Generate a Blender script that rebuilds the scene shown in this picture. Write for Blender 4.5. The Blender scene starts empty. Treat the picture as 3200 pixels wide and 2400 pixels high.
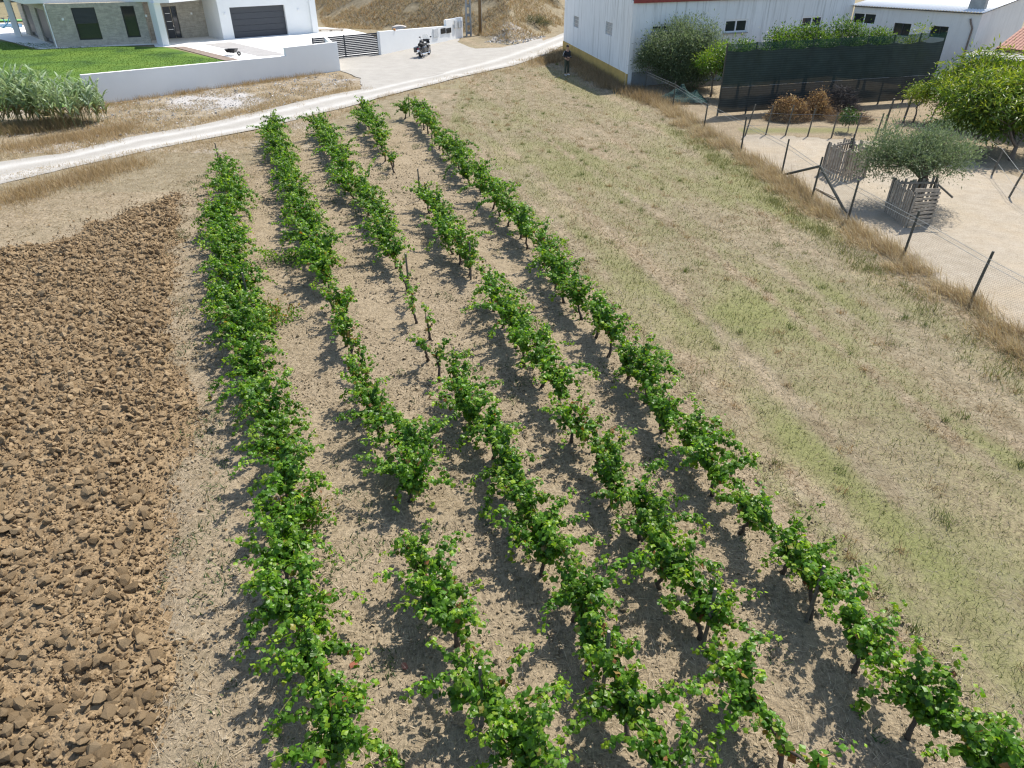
import bpy, bmesh, math, random
import numpy as np
from mathutils import Vector, Matrix

# ------------------------------------------------------------------ camera, light, exposure
scene = bpy.context.scene
F_PX, TILT, CAM_H = 2200.0, math.radians(32.5), 7.7      # focal length in photo pixels, tilt below the horizon, height (m)
camd = bpy.data.cameras.new('camera'); cam = bpy.data.objects.new('camera', camd)
scene.collection.objects.link(cam)
cam.location = (0, 0, CAM_H); cam.rotation_euler = (math.pi/2 - TILT, 0, 0)
camd.sensor_width = 36.0; camd.lens = 36.0*F_PX/3200.0
camd.clip_start = 0.1; camd.clip_end = 3000
scene.camera = cam

SUN_AZ, SUN_EL = math.radians(39), math.radians(55)
world = bpy.data.worlds.new('World'); scene.world = world; world.use_nodes = True
wn = world.node_tree.nodes; sky = wn.new('ShaderNodeTexSky'); sky.sky_type = 'NISHITA'; sky.sun_disc = False
sky.sun_elevation = SUN_EL; sky.sun_rotation = SUN_AZ; sky.air_density = 1.0; sky.dust_density = 1.0; sky.ozone_density = 1.0
world.node_tree.links.new(sky.outputs[0], wn['Background'].inputs[0]); wn['Background'].inputs[1].default_value = 0.15
sund = bpy.data.lights.new('sun', 'SUN'); sund.energy = 4.8; sund.angle = math.radians(0.55); sund.color = (1.0, 0.95, 0.87)
sun = bpy.data.objects.new('sun', sund); scene.collection.objects.link(sun)
sdir = Vector((math.sin(SUN_AZ)*math.cos(SUN_EL), math.cos(SUN_AZ)*math.cos(SUN_EL), math.sin(SUN_EL)))
sun.rotation_euler = sdir.to_track_quat('Z', 'Y').to_euler(); sun.location = (20, 25, 40)
vs = scene.view_settings
vs.view_transform = 'Standard'; vs.look = 'None'; vs.gamma = 1; vs.use_curve_mapping = False; vs.exposure = 0.58
scene.cycles.filter_width = 1.25      # keep the fine grain of straw and leaves
scene.cycles.sample_clamp_indirect = 6.0

# ------------------------------------------------------------------ helpers
C = scene.collection
RNG = np.random.default_rng(7)
random.seed(3)

def G(px, py, z=0.0):
    """photo pixel -> point on the level plane at height z"""
    u = (px-1600)/F_PX; v = (py-1200)/F_PX
    d = (u, math.cos(TILT)-v*math.sin(TILT), -(math.sin(TILT)+v*math.cos(TILT)))
    t = (z-CAM_H)/d[2]
    return np.array((d[0]*t, d[1]*t, z))

def tag(o, label=None, cat=None, group=None, kind=None):
    if label: o['label'] = label
    if cat: o['category'] = cat
    if group: o['group'] = group
    if kind: o['kind'] = kind
    return o

def link(o, parent=None):
    C.objects.link(o)
    if parent is not None: o.parent = parent
    return o

def empty(name, loc=(0, 0, 0), rz=0.0):
    o = bpy.data.objects.new(name, None); o.location = tuple(float(a) for a in loc); o.rotation_euler = (0, 0, rz)
    o.empty_display_size = 0.1
    return link(o)

def np_mesh(name, V, F, mat=None, col=None, smooth=False, attr='Col'):
    """fast mesh from numpy arrays; F is (n,3) or (n,4)"""
    V = np.asarray(V, np.float32); F = np.asarray(F, np.int32)
    me = bpy.data.meshes.new(name); n, k = F.shape
    me.vertices.add(len(V)); me.vertices.foreach_set('co', V.ravel())
    me.loops.add(n*k); me.loops.foreach_set('vertex_index', F.ravel())
    me.polygons.add(n); me.polygons.foreach_set('loop_start', np.arange(n, dtype=np.int32)*k)
    try: me.polygons.foreach_set('loop_total', np.full(n, k, np.int32))
    except Exception: pass
    me.polygons.foreach_set('use_smooth', np.full(n, bool(smooth)))
    if col is not None:
        c = np.ones((len(V), 4), np.float32); c[:, :np.asarray(col).shape[1]] = col
        a = me.color_attributes.new(attr, 'FLOAT_COLOR', 'POINT'); a.data.foreach_set('color', c.ravel())
    me.update(calc_edges=True); me.validate()
    if mat: me.materials.append(mat)
    return me

def obj(name, me, parent=None):
    return link(bpy.data.objects.new(name, me), parent)

def frames(nrm, rng, spin=True):
    """random right-handed frames whose third axis is nrm; returns (N,3,3) with columns x,y,n"""
    n = nrm/np.maximum(np.linalg.norm(nrm, axis=1, keepdims=True), 1e-6)
    a = rng.normal(size=n.shape)
    x = a-(a*n).sum(1, keepdims=True)*n; x /= np.maximum(np.linalg.norm(x, axis=1, keepdims=True), 1e-6)
    y = np.cross(n, x)
    return np.stack([x, y, n], axis=2)

def frames_dir(ydir, nrm):
    """frames with y along ydir and n close to nrm"""
    y = ydir/np.maximum(np.linalg.norm(ydir, axis=1, keepdims=True), 1e-6)
    n = nrm-(nrm*y).sum(1, keepdims=True)*y; n /= np.maximum(np.linalg.norm(n, axis=1, keepdims=True), 1e-6)
    return np.stack([np.cross(y, n), y, n], axis=2)

def scatter(tv, tf, pos, R, scale):
    """copies of template (tv, tf) -> vertices, faces"""
    N = len(pos); s = np.asarray(scale, float)
    s = np.repeat(s[:, None], 3, 1) if s.ndim == 1 else s
    L = tv[None]*s[:, None, :]
    V = np.einsum('nij,nkj->nki', R, L)+pos[:, None, :]
    Fa = tf[None]+(np.arange(N)*len(tv))[:, None, None]
    return V.reshape(-1, 3), Fa.reshape(-1, tf.shape[1])

def vnoise(x, y, s, seed=0):
    """smooth value noise, 0..1"""
    r = np.random.default_rng(seed).random((64, 64)); x = np.asarray(x)/s+100; y = np.asarray(y)/s+100
    xi = np.floor(x).astype(int); yi = np.floor(y).astype(int); fx = x-xi; fy = y-yi
    fx = fx*fx*(3-2*fx); fy = fy*fy*(3-2*fy)
    g = lambda i, j: r[(xi+i) % 64, (yi+j) % 64]
    return (g(0, 0)*(1-fx)+g(1, 0)*fx)*(1-fy)+(g(0, 1)*(1-fx)+g(1, 1)*fx)*fy

def fbm(x, y, s, seed=0, o=3):
    t = 0; a = .5; w = 0
    for k in range(o):
        t = t+a*vnoise(x, y, s/2**k, seed+k); w += a; a *= .5
    return t/w

def inpoly(x, y, poly):
    x = np.asarray(x); y = np.asarray(y); c = np.zeros(x.shape, bool); n = len(poly)
    for i in range(n):
        x0, y0 = poly[i][:2]; x1, y1 = poly[(i+1) % n][:2]
        if y0 == y1: continue
        c ^= ((y0 > y) != (y1 > y)) & (x < (x1-x0)*(y-y0)/(y1-y0)+x0)
    return c

def segdist(x, y, pts):
    d = np.full(np.shape(x), 1e9)
    for (a, b) in zip(pts[:-1], pts[1:]):
        ax, ay = a[:2]; bx, by = b[:2]; L = (bx-ax)**2+(by-ay)**2+1e-9
        t = np.clip(((x-ax)*(bx-ax)+(y-ay)*(by-ay))/L, 0, 1)
        d = np.minimum(d, np.hypot(x-ax-t*(bx-ax), y-ay-t*(by-ay)))
    return d

class MB:
    """collects simple solids, then links them as ONE mesh"""
    def __init__(s): s.v = []; s.f = []
    def add(s, vs_, fs):
        o = len(s.v); s.v += [tuple(float(c) for c in p) for p in vs_]; s.f += [tuple(i+o for i in f) for f in fs]; return s
    def box(s, c, size, rz=0.0, rx=0.0, ry=0.0):
        M = Matrix.Rotation(rz, 3, 'Z') @ Matrix.Rotation(ry, 3, 'Y') @ Matrix.Rotation(rx, 3, 'X'); h = Vector(size)/2
        vs_ = [Vector(c)+M @ Vector((sx*h.x, sy*h.y, sz*h.z)) for sz in (-1, 1) for sy in (-1, 1) for sx in (-1, 1)]
        return s.add(vs_, [(0, 2, 3, 1), (4, 5, 7, 6), (0, 1, 5, 4), (2, 6, 7, 3), (0, 4, 6, 2), (1, 3, 7, 5)])
    def bar(s, a, b, w, d, up=(0, 0, 1)):
        a = Vector(a); b = Vector(b); t = (b-a).normalized(); u = Vector(up)
        if abs(t.dot(u)) > .95: u = Vector((0, 1, 0)) if abs(t.y) < .9 else Vector((1, 0, 0))
        x = t.cross(u).normalized()*w/2; y = x.cross(t).normalized()*d/2
        return s.add([a-x-y, a+x-y, a+x+y, a-x+y, b-x-y, b+x-y, b+x+y, b-x+y],
                     [(0, 3, 2, 1), (4, 5, 6, 7), (0, 1, 5, 4), (1, 2, 6, 5), (2, 3, 7, 6), (3, 0, 4, 7)])
    def tube(s, pts, radii, n=8, cap=True):
        pts = [Vector(p) for p in pts]; o = []; X = None
        if not hasattr(radii, '__len__'): radii = [radii]*len(pts)
        for i, p in enumerate(pts):
            t = (pts[min(i+1, len(pts)-1)]-pts[max(i-1, 0)]).normalized()
            if X is None: X = t.orthogonal().normalized()
            X = (X-t*X.dot(t)).normalized(); Y = t.cross(X)
            o += [p+(X*math.cos(2*math.pi*k/n)+Y*math.sin(2*math.pi*k/n))*radii[i] for k in range(n)]
        f = [(i*n+k, i*n+(k+1) % n, (i+1)*n+(k+1) % n, (i+1)*n+k) for i in range(len(pts)-1) for k in range(n)]
        if cap: f += [tuple(range(n-1, -1, -1)), tuple((len(pts)-1)*n+k for k in range(n))]
        return s.add(o, f)
    def prism(s, poly, z0, z1):
        n = len(poly); a = sum(poly[i][0]*poly[(i+1) % n][1]-poly[(i+1) % n][0]*poly[i][1] for i in range(n))
        if a < 0: poly = poly[::-1]
        z0 = z0 if hasattr(z0, '__len__') else [z0]*n; z1 = z1 if hasattr(z1, '__len__') else [z1]*n
        vs_ = [(p[0], p[1], z) for p, z in zip(poly, z0)]+[(p[0], p[1], z) for p, z in zip(poly, z1)]
        return s.add(vs_, [tuple(range(n-1, -1, -1)), tuple(range(n, 2*n))]+[(i, (i+1) % n, n+(i+1) % n, n+i) for i in range(n)])
    def lathe(s, prof, c=(0, 0, 0), axis='Z', n=20):
        o = []
        for r, h in prof:
            for k in range(n):
                a = 2*math.pi*k/n; q = (r*math.cos(a), r*math.sin(a), h)
                if axis == 'X': q = (q[2], q[0], q[1])
                if axis == 'Y': q = (q[1], q[2], q[0])
                o.append(Vector(c)+Vector(q))
        return s.add(o, [(i*n+k, i*n+(k+1) % n, (i+1)*n+(k+1) % n, (i+1)*n+k) for i in range(len(prof)-1) for k in range(n)])
    def ellipsoid(s, c, r, nu=12, nv=8, noise=0.0, rng=random):
        o = []; f = []
        for j in range(nv+1):
            th = math.pi*j/nv
            for i in range(nu):
                ph = 2*math.pi*i/nu; k = 1+noise*(rng.random()-.5)
                o.append((c[0]+r[0]*k*math.sin(th)*math.cos(ph), c[1]+r[1]*k*math.sin(th)*math.sin(ph), c[2]+r[2]*k*math.cos(th)))
        for j in range(nv):
            for i in range(nu): f.append((j*nu+i, (j+1)*nu+i, (j+1)*nu+(i+1) % nu, j*nu+(i+1) % nu))
        return s.add(o, f)
    def build(s, name, mat, parent=None, bevel=0.0, smooth=False):
        me = bpy.data.meshes.new(name); me.from_pydata(s.v, [], s.f); me.validate(); me.update()
        if mat: me.materials.append(mat)
        if smooth:
            for p in me.polygons: p.use_smooth = True
        o = link(bpy.data.objects.new(name, me), parent)
        if bevel:
            b = o.modifiers.new('bevel', 'BEVEL'); b.width = bevel; b.segments = 2; b.limit_method = 'ANGLE'
        return o

# ------------------------------------------------------------------ materials
def new_mat(name):
    m = bpy.data.materials.new(name); m.use_nodes = True; nt = m.node_tree
    return m, nt, nt.nodes, nt.links, nt.nodes['Principled BSDF']

def noise_node(N, L, scale, detail=4, rough=.6, vec=None, dist=0.0):
    n = N.new('ShaderNodeTexNoise'); n.inputs['Scale'].default_value = scale; n.inputs['Detail'].default_value = detail
    n.inputs['Roughness'].default_value = rough; n.inputs['Distortion'].default_value = dist
    if vec is not None: L.new(vec, n.inputs['Vector'])
    return n.outputs['Fac']

def ramp(N, L, fac, stops):
    r = N.new('ShaderNodeValToRGB'); e = r.color_ramp.elements
    while len(e) < len(stops): e.new(.5)
    for k, (p, c) in zip(e, stops):
        k.position = p; k.color = (*c, 1) if hasattr(c, '__len__') else (c, c, c, 1)
    L.new(fac, r.inputs[0]); return r.outputs[0]

def mixc(N, L, fac, a, b, mode='MIX'):
    m = N.new('ShaderNodeMix'); m.data_type = 'RGBA'; m.blend_type = mode; m.clamp_factor = True
    for s_, v in ((m.inputs[0], fac), (m.inputs[6], a), (m.inputs[7], b)):
        if isinstance(v, (int, float)): s_.default_value = v
        elif isinstance(v, tuple): s_.default_value = (*v, 1) if len(v) == 3 else v
        else: L.new(v, s_)
    return m.outputs[2]

def mth(N, L, op, a, b=None, clamp=False):
    m = N.new('ShaderNodeMath'); m.operation = op; m.use_clamp = clamp
    for s_, v in ((m.inputs[0], a), (m.inputs[1], b)):
        if v is None: continue
        if isinstance(v, (int, float)): s_.default_value = v
        else: L.new(v, s_)
    return m.outputs[0]

def bump(N, L, h, strength, dist, prev=None):
    b = N.new('ShaderNodeBump'); b.inputs['Strength'].default_value = strength; b.inputs['Distance'].default_value = dist
    L.new(h, b.inputs['Height'])
    if prev is not None: L.new(prev, b.inputs['Normal'])
    return b.outputs[0]

def plain(name, col, rough=.6, metal=0.0, var=.12, scale=6.0, bmp=0.0, bscale=40.0, spec=.4, streak=None):
    """a painted, wooden or metal surface with uneven tone and fine relief"""
    m, nt, N, L, B = new_mat(name); tc = N.new('ShaderNodeTexCoord'); v = tc.outputs['Object']
    n1 = noise_node(N, L, scale, 5, .65, v); lo = tuple(c*(1-var) for c in col); hi = tuple(min(1, c*(1+var)) for c in col)
    c = ramp(N, L, n1, [(.3, lo), (.7, hi)])
    if streak:   # dark rain streaks running down
        mp = N.new('ShaderNodeMapping'); mp.inputs['Scale'].default_value = (2.4, 2.4, .09); L.new(v, mp.inputs['Vector'])
        s1 = noise_node(N, L, 2.2, 6, .7, mp.outputs[0]); f = ramp(N, L, s1, [(.50, 0.0), (.74, 1.0)])
        f = mth(N, L, 'MULTIPLY', f, streak[1]); c = mixc(N, L, f, c, streak[0])
    L.new(c, B.inputs['Base Color']); B.inputs['Roughness'].default_value = rough; B.inputs['Metallic'].default_value = metal
    B.inputs['Specular IOR Level'].default_value = spec
    if bmp: L.new(bump(N, L, noise_node(N, L, bscale, 4, .6, v), bmp, .01), B.inputs['Normal'])
    return m

def leaf_mat(name, transl=.4, rough=.45, spec=.4, tint=(1.15, 1.25, .55)):
    """leaf colour comes from each leaf's own colour; light passes through"""
    m, nt, N, L, B = new_mat(name); a = N.new('ShaderNodeAttribute'); a.attribute_name = 'Col'
    tc = N.new('ShaderNodeTexCoord'); n1 = noise_node(N, L, 25, 2, .5, tc.outputs['Object'])
    c = mixc(N, L, 1.0, a.outputs['Color'], ramp(N, L, n1, [(.3, .82), (.7, 1.15)]), 'MULTIPLY')
    L.new(c, B.inputs['Base Color']); B.inputs['Roughness'].default_value = rough; B.inputs['Specular IOR Level'].default_value = spec
    t = N.new('ShaderNodeBsdfTranslucent'); L.new(mixc(N, L, 1.0, c, tint, 'MULTIPLY'), t.inputs['Color'])
    mx = N.new('ShaderNodeMixShader'); mx.inputs[0].default_value = transl
    L.new(B.outputs[0], mx.inputs[1]); L.new(t.outputs[0], mx.inputs[2]); L.new(mx.outputs[0], N['Material Output'].inputs['Surface'])
    return m

def attr_mat(name, rough=.9, spec=.2, nscale=30, var=.25, bmp=0.0):
    m, nt, N, L, B = new_mat(name); a = N.new('ShaderNodeAttribute'); a.attribute_name = 'Col'
    tc = N.new('ShaderNodeTexCoord'); n1 = noise_node(N, L, nscale, 4, .65, tc.outputs['Object'])
    L.new(mixc(N, L, 1.0, a.outputs['Color'], ramp(N, L, n1, [(.3, 1-var), (.7, 1+var)]), 'MULTIPLY'), B.inputs['Base Color'])
    B.inputs['Roughness'].default_value = rough; B.inputs['Specular IOR Level'].default_value = spec
    if bmp: L.new(bump(N, L, n1, bmp, .02), B.inputs['Normal'])
    return m

M = {}
M['leaf'] = leaf_mat('vine_leaf', .48, .40, .38, (1.2, 1.25, .45))
M['olive_leaf'] = leaf_mat('olive_leaf', .36, .5, .4, (1.05, 1.1, .75))
M['tree_leaf'] = leaf_mat('tree_leaf', .38, .45, .4)
M['blade'] = leaf_mat('grass_blade', .30, .7, .2, (1.1, 1.05, .75))
M['clod'] = attr_mat('earth_clod', .95, .1, 26, .3, 1.0)
M['plough'] = attr_mat('tilled_earth', .95, .1, 30, .45, 1.0)
M['bark'] = plain('vine_bark', (.075, .058, .045), .9, var=.4, scale=25, bmp=.8, bscale=60)
M['tree_bark'] = plain('tree_bark', (.15, .12, .095), .9, var=.35, scale=14, bmp=.8, bscale=40)
M['cane'] = plain('vine_cane', (.16, .15, .05), .7, var=.3, scale=30)
M['post'] = plain('weathered_post', (.115, .105, .085), .9, var=.4, scale=18, bmp=.5, bscale=60)
M['post_dark'] = plain('dark_post', (.072, .072, .060), .85, var=.35, scale=18, bmp=.4, bscale=60)
M['slat'] = plain('grey_pallet_wood', (.33, .285, .23), .9, var=.35, scale=9, bmp=.5, bscale=50)
M['wire'] = plain('galvanised_wire', (.28, .29, .28), .5, .6, var=.2)
M['white_wall'] = plain('white_render', (.80, .80, .78), .85, var=.025, scale=.8, bmp=.15, bscale=120, spec=.25)
M['old_wall'] = plain('stained_white_render', (.76, .77, .76), .9, var=.05, scale=.7, bmp=.2, bscale=80, spec=.2, streak=((.30, .30, .28), .75))
M['ochre'] = plain('ochre_paint', (.50, .34, .11), .85, var=.15, scale=1.5, bmp=.15, spec=.2, streak=((.30, .21, .10), .4))
M['dark_metal'] = plain('anthracite_metal', (.045, .048, .056), .45, 0.0, var=.08, scale=3)
M['paving'] = plain('white_paving', (.74, .73, .69), .8, var=.05, scale=1.2, bmp=.2, bscale=60)
M['glass'] = plain('window_glass', (.03, .035, .04), .06, 0.0, var=.1, spec=.8)
M['white_frame'] = plain('white_frame', (.8, .8, .8), .4, var=.03)
M['red_trim'] = plain('red_trim', (.26, .045, .035), .6, var=.15, scale=4)
M['concrete'] = plain('concrete', (.36, .35, .32), .9, var=.2, scale=3, bmp=.4, bscale=40)
M['grey_concrete'] = plain('grey_render', (.30, .31, .31), .9, var=.15, scale=1.5, bmp=.3)
M['wood_pole'] = plain('brown_pole', (.20, .135, .07), .85, var=.3, scale=7, bmp=.4)

def ground_mat():
    """dry field: straw, bare soil, green patches, sand and pale rubble, mixed by the zone attribute and broken up by noise"""
    m, nt, N, L, B = new_mat('field_ground'); tc = N.new('ShaderNodeTexCoord'); v = tc.outputs['Object']
    a = N.new('ShaderNodeAttribute'); a.attribute_name = 'Zone'; sp = N.new('ShaderNodeSeparateColor'); L.new(a.outputs['Color'], sp.inputs[0])
    g, s, sa, pa = sp.outputs[0], sp.outputs[1], sp.outputs[2], a.outputs['Alpha']
    nL = noise_node(N, L, .35, 4, .6, v); nM = noise_node(N, L, 2.2, 5, .65, v); nS = noise_node(N, L, 14, 5, .7, v); nF = noise_node(N, L, 70, 3, .7, v)
    mp = N.new('ShaderNodeMapping'); mp.inputs['Rotation'].default_value = (0, 0, .5); mp.inputs['Scale'].default_value = (40, 9, 20); L.new(v, mp.inputs['Vector'])
    fib = noise_node(N, L, 1.0, 4, .7, mp.outputs[0], .8)
    mp2 = N.new('ShaderNodeMapping'); mp2.inputs['Rotation'].default_value = (0, 0, -.9); mp2.inputs['Scale'].default_value = (50, 12, 20); L.new(v, mp2.inputs['Vector'])
    fib2 = noise_node(N, L, 1.0, 4, .7, mp2.outputs[0], .8)
    fb = mth(N, L, 'MAXIMUM', fib, fib2)
    straw = ramp(N, L, nM, [(.28, (.172, .138, .082)), (.5, (.245, .203, .132)), (.75, (.312, .264, .184))])
    straw = mixc(N, L, 1.0, straw, ramp(N, L, fb, [(.38, .62), (.56, 1.0), (.75, 1.32)]), 'MULTIPLY')
    soil = ramp(N, L, nM, [(.25, (.200, .156, .100)), (.5, (.265, .211, .140)), (.78, (.330, .268, .186))])
    soil = mixc(N, L, 1.0, soil, ramp(N, L, nS, [(.32, .50), (.52, 1.0), (.70, 1.28)]), 'MULTIPLY')
    soil = mixc(N, L, ramp(N, L, fb, [(.54, 0.0), (.66, .75)]), soil, (.40, .32, .215))
    sand = ramp(N, L, nM, [(.25, (.315, .268, .200)), (.55, (.385, .332, .258)), (.8, (.43, .375, .298))])
    sand = mixc(N, L, ramp(N, L, nS, [(.55, 0.0), (.66, .6)]), sand, (.20, .155, .11))
    sand = mixc(N, L, ramp(N, L, nL, [(.45, 0.0), (.65, .5)]), sand, (.36, .285, .19))
    pale = ramp(N, L, nS, [(.3, (.24, .215, .19)), (.55, (.43, .41, .385)), (.75, (.60, .58, .55))])
    green = ramp(N, L, nS, [(.3, (.105, .120, .040)), (.55, (.185, .195, .070)), (.8, (.275, .260, .125))])
    jit = mth(N, L, 'ADD', mth(N, L, 'MULTIPLY', nM, .55), mth(N, L, 'MULTIPLY', nS, .80))   # about .55
    def mask(w, lo, hi):
        t = mth(N, L, 'ADD', w, mth(N, L, 'SUBTRACT', jit, .675)); return ramp(N, L, t, [(lo, 0.0), (hi, 1.0)])
    c = mixc(N, L, mask(s, .35, .65), straw, soil)
    c = mixc(N, L, mth(N, L, 'MULTIPLY', mask(g, .28, .95), .85), c, green)
    c = mixc(N, L, mask(sa, .4, .6), c, sand)
    c = mixc(N, L, mask(pa, .40, .65), c, pale)
    c = mixc(N, L, 1.0, c, ramp(N, L, nF, [(.3, .84), (.7, 1.14)]), 'MULTIPLY')
    c = mixc(N, L, 1.0, c, ramp(N, L, nL, [(.3, .92), (.7, 1.08)]), 'MULTIPLY')
    L.new(c, B.inputs['Base Color']); B.inputs['Roughness'].default_value = .95; B.inputs['Specular IOR Level'].default_value = .1
    b1 = bump(N, L, nS, .7, .06); b2 = bump(N, L, fb, .5, .02, b1); L.new(bump(N, L, nF, .5, .012, b2), B.inputs['Normal'])
    return m
M['ground'] = ground_mat()

def gravel_mat(name, a, b, cdark):
    m, nt, N, L, B = new_mat(name); tc = N.new('ShaderNodeTexCoord'); v = tc.outputs['Object']
    at = N.new('ShaderNodeAttribute'); at.attribute_name = 'Zone'; sp = N.new('ShaderNodeSeparateColor'); L.new(at.outputs['Color'], sp.inputs[0])
    n1 = noise_node(N, L, 1.1, 5, .65, v); n2 = noise_node(N, L, 18, 4, .75, v); n3 = noise_node(N, L, 60, 3, .7, v)
    c = mixc(N, L, sp.outputs[0], a, b)        # red channel: worn pale wheel tracks
    c = mixc(N, L, 1.0, c, ramp(N, L, n1, [(.3, .90), (.7, 1.08)]), 'MULTIPLY')
    c = mixc(N, L, ramp(N, L, n2, [(.55, 0.0), (.75, .35)]), c, cdark)
    c = mixc(N, L, 1.0, c, ramp(N, L, n3, [(.3, .86), (.7, 1.12)]), 'MULTIPLY')
    L.new(c, B.inputs['Base Color']); B.inputs['Roughness'].default_value = .95; B.inputs['Specular IOR Level'].default_value = .1
    L.new(bump(N, L, n2, .6, .03, bump(N, L, n3, .5, .01)), B.inputs['Normal'])
    return m
M['road'] = gravel_mat('pale_gravel', (.345, .325, .29), (.46, .44, .405), (.21, .19, .16))
M['grey_gravel'] = gravel_mat('grey_gravel', (.36, .345, .33), (.36, .345, .33), (.17, .16, .15))

def lawn_mat():
    m, nt, N, L, B = new_mat('lawn_grass'); tc = N.new('ShaderNodeTexCoord'); v = tc.outputs['Object']
    n1 = noise_node(N, L, .30, 4, .6, v, .6); n2 = noise_node(N, L, 9, 4, .7, v)
    c = ramp(N, L, n1, [(.32, (.040, .085, .018)), (.5, (.085, .155, .022)), (.7, (.130, .200, .030))])
    L.new(mixc(N, L, 1.0, c, ramp(N, L, n2, [(.3, .75), (.7, 1.2)]), 'MULTIPLY'), B.inputs['Base Color'])
    B.inputs['Roughness'].default_value = .9; B.inputs['Specular IOR Level'].default_value = .15
    L.new(bump(N, L, n2, .6, .05), B.inputs['Normal']); return m
M['lawn'] = lawn_mat()

def stone_clad_mat():
    m, nt, N, L, B = new_mat('split_stone_cladding'); tc = N.new('ShaderNodeTexCoord')
    vd = N.new('ShaderNodeVectorMath'); vd.operation = 'DOT_PRODUCT'; L.new(tc.outputs['Object'], vd.inputs[0]); vd.inputs[1].default_value = (.92, .40, 0)
    sx = N.new('ShaderNodeSeparateXYZ'); L.new(tc.outputs['Object'], sx.inputs[0]); mp = N.new('ShaderNodeCombineXYZ'); L.new(vd.outputs['Value'], mp.inputs[0]); L.new(sx.outputs[2], mp.inputs[1])
    br = N.new('ShaderNodeTexBrick'); br.inputs['Scale'].default_value = 1.0; br.inputs['Brick Width'].default_value = .34; br.inputs['Row Height'].default_value = .075
    br.inputs['Mortar Size'].default_value = .004; br.inputs['Color1'].default_value = (.50, .45, .37, 1); br.inputs['Color2'].default_value = (.39, .355, .30, 1)
    br.inputs['Mortar'].default_value = (.24, .22, .185, 1); br.offset = .37; L.new(mp.outputs[0], br.inputs['Vector'])
    n1 = noise_node(N, L, 3, 5, .7, tc.outputs['Object']); c = mixc(N, L, 1.0, br.outputs['Color'], ramp(N, L, n1, [(.3, .8), (.7, 1.2)]), 'MULTIPLY')
    L.new(c, B.inputs['Base Color']); B.inputs['Roughness'].default_value = .9
    L.new(bump(N, L, br.outputs['Fac'], -.6, .02, bump(N, L, n1, .5, .03)), B.inputs['Normal']); return m
M['stone_clad'] = stone_clad_mat()

# ------------------------------------------------------------------ ground layout (metres, from the photograph's pixels)
def GP(*pts, z=0.0): return [tuple(G(px, py, z)[:2]) for px, py in pts]
PLOUGH = [(-34, 14), (-15.05, 19.63)]+GP((145, 762), (325, 689), (470, 624), (590, 580), (564, 653), (553, 725), (545, 900), (553, 1108), (575, 1434), (575, 1890), (556, 2053), (540, 2270))+[(-3.7, 3.6), (-3.2, 1.0), (-30, 1.0)]
ROAD_FAR = [(-34, 10.5), (-26, 21.0)]+GP((0, 506), (211, 479), (376, 434), (640, 388), (876, 333), (1006, 301), (1139, 278))+[(-5.4, 50.0), (-2.2, 56.0), (.2, 61.2), (2.6, 67.0), (5.0, 74), (9, 84), (16, 100)]
ROAD_NEAR = [(-32, 9.0), (-24, 18.2)]+GP((0, 575), (217, 526), (470, 468), (796, 405), (1079, 336), (1198, 303), (1450, 239), (1599, 206), (1699, 172), (1758, 143))+[(7.0, 72), (11.4, 82.5), (19, 98)]
APRON = GP((1064, 221), (1119, 244), (1124, 262))+[(-8.9, 44.6), (-5.2, 49.4), (-2.0, 55.4), (.4, 60.6), (2.8, 66.4), (2.6, 69.2), (-.7, 63.2), (-3.0, 62.4), (-4.6, 66.5)]+GP((1440, 118), (1192, 171.6), (1186, 169), (1060.6, 182.7))
FENCE = GP((2015, 289), (2102, 335), (2199, 402), (2315, 471), (2442, 544), (2536, 621), (2648, 690), (2822, 799), (3034, 935))+[(11.95, 13.1), (12.4, 10.2)]
YARD = FENCE[3:]+[(30, 8), (30, 26), (19.2, 26.5), (17.6, 31.8), (13.4, 32.9), (10.6, 33.4)]
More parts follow.
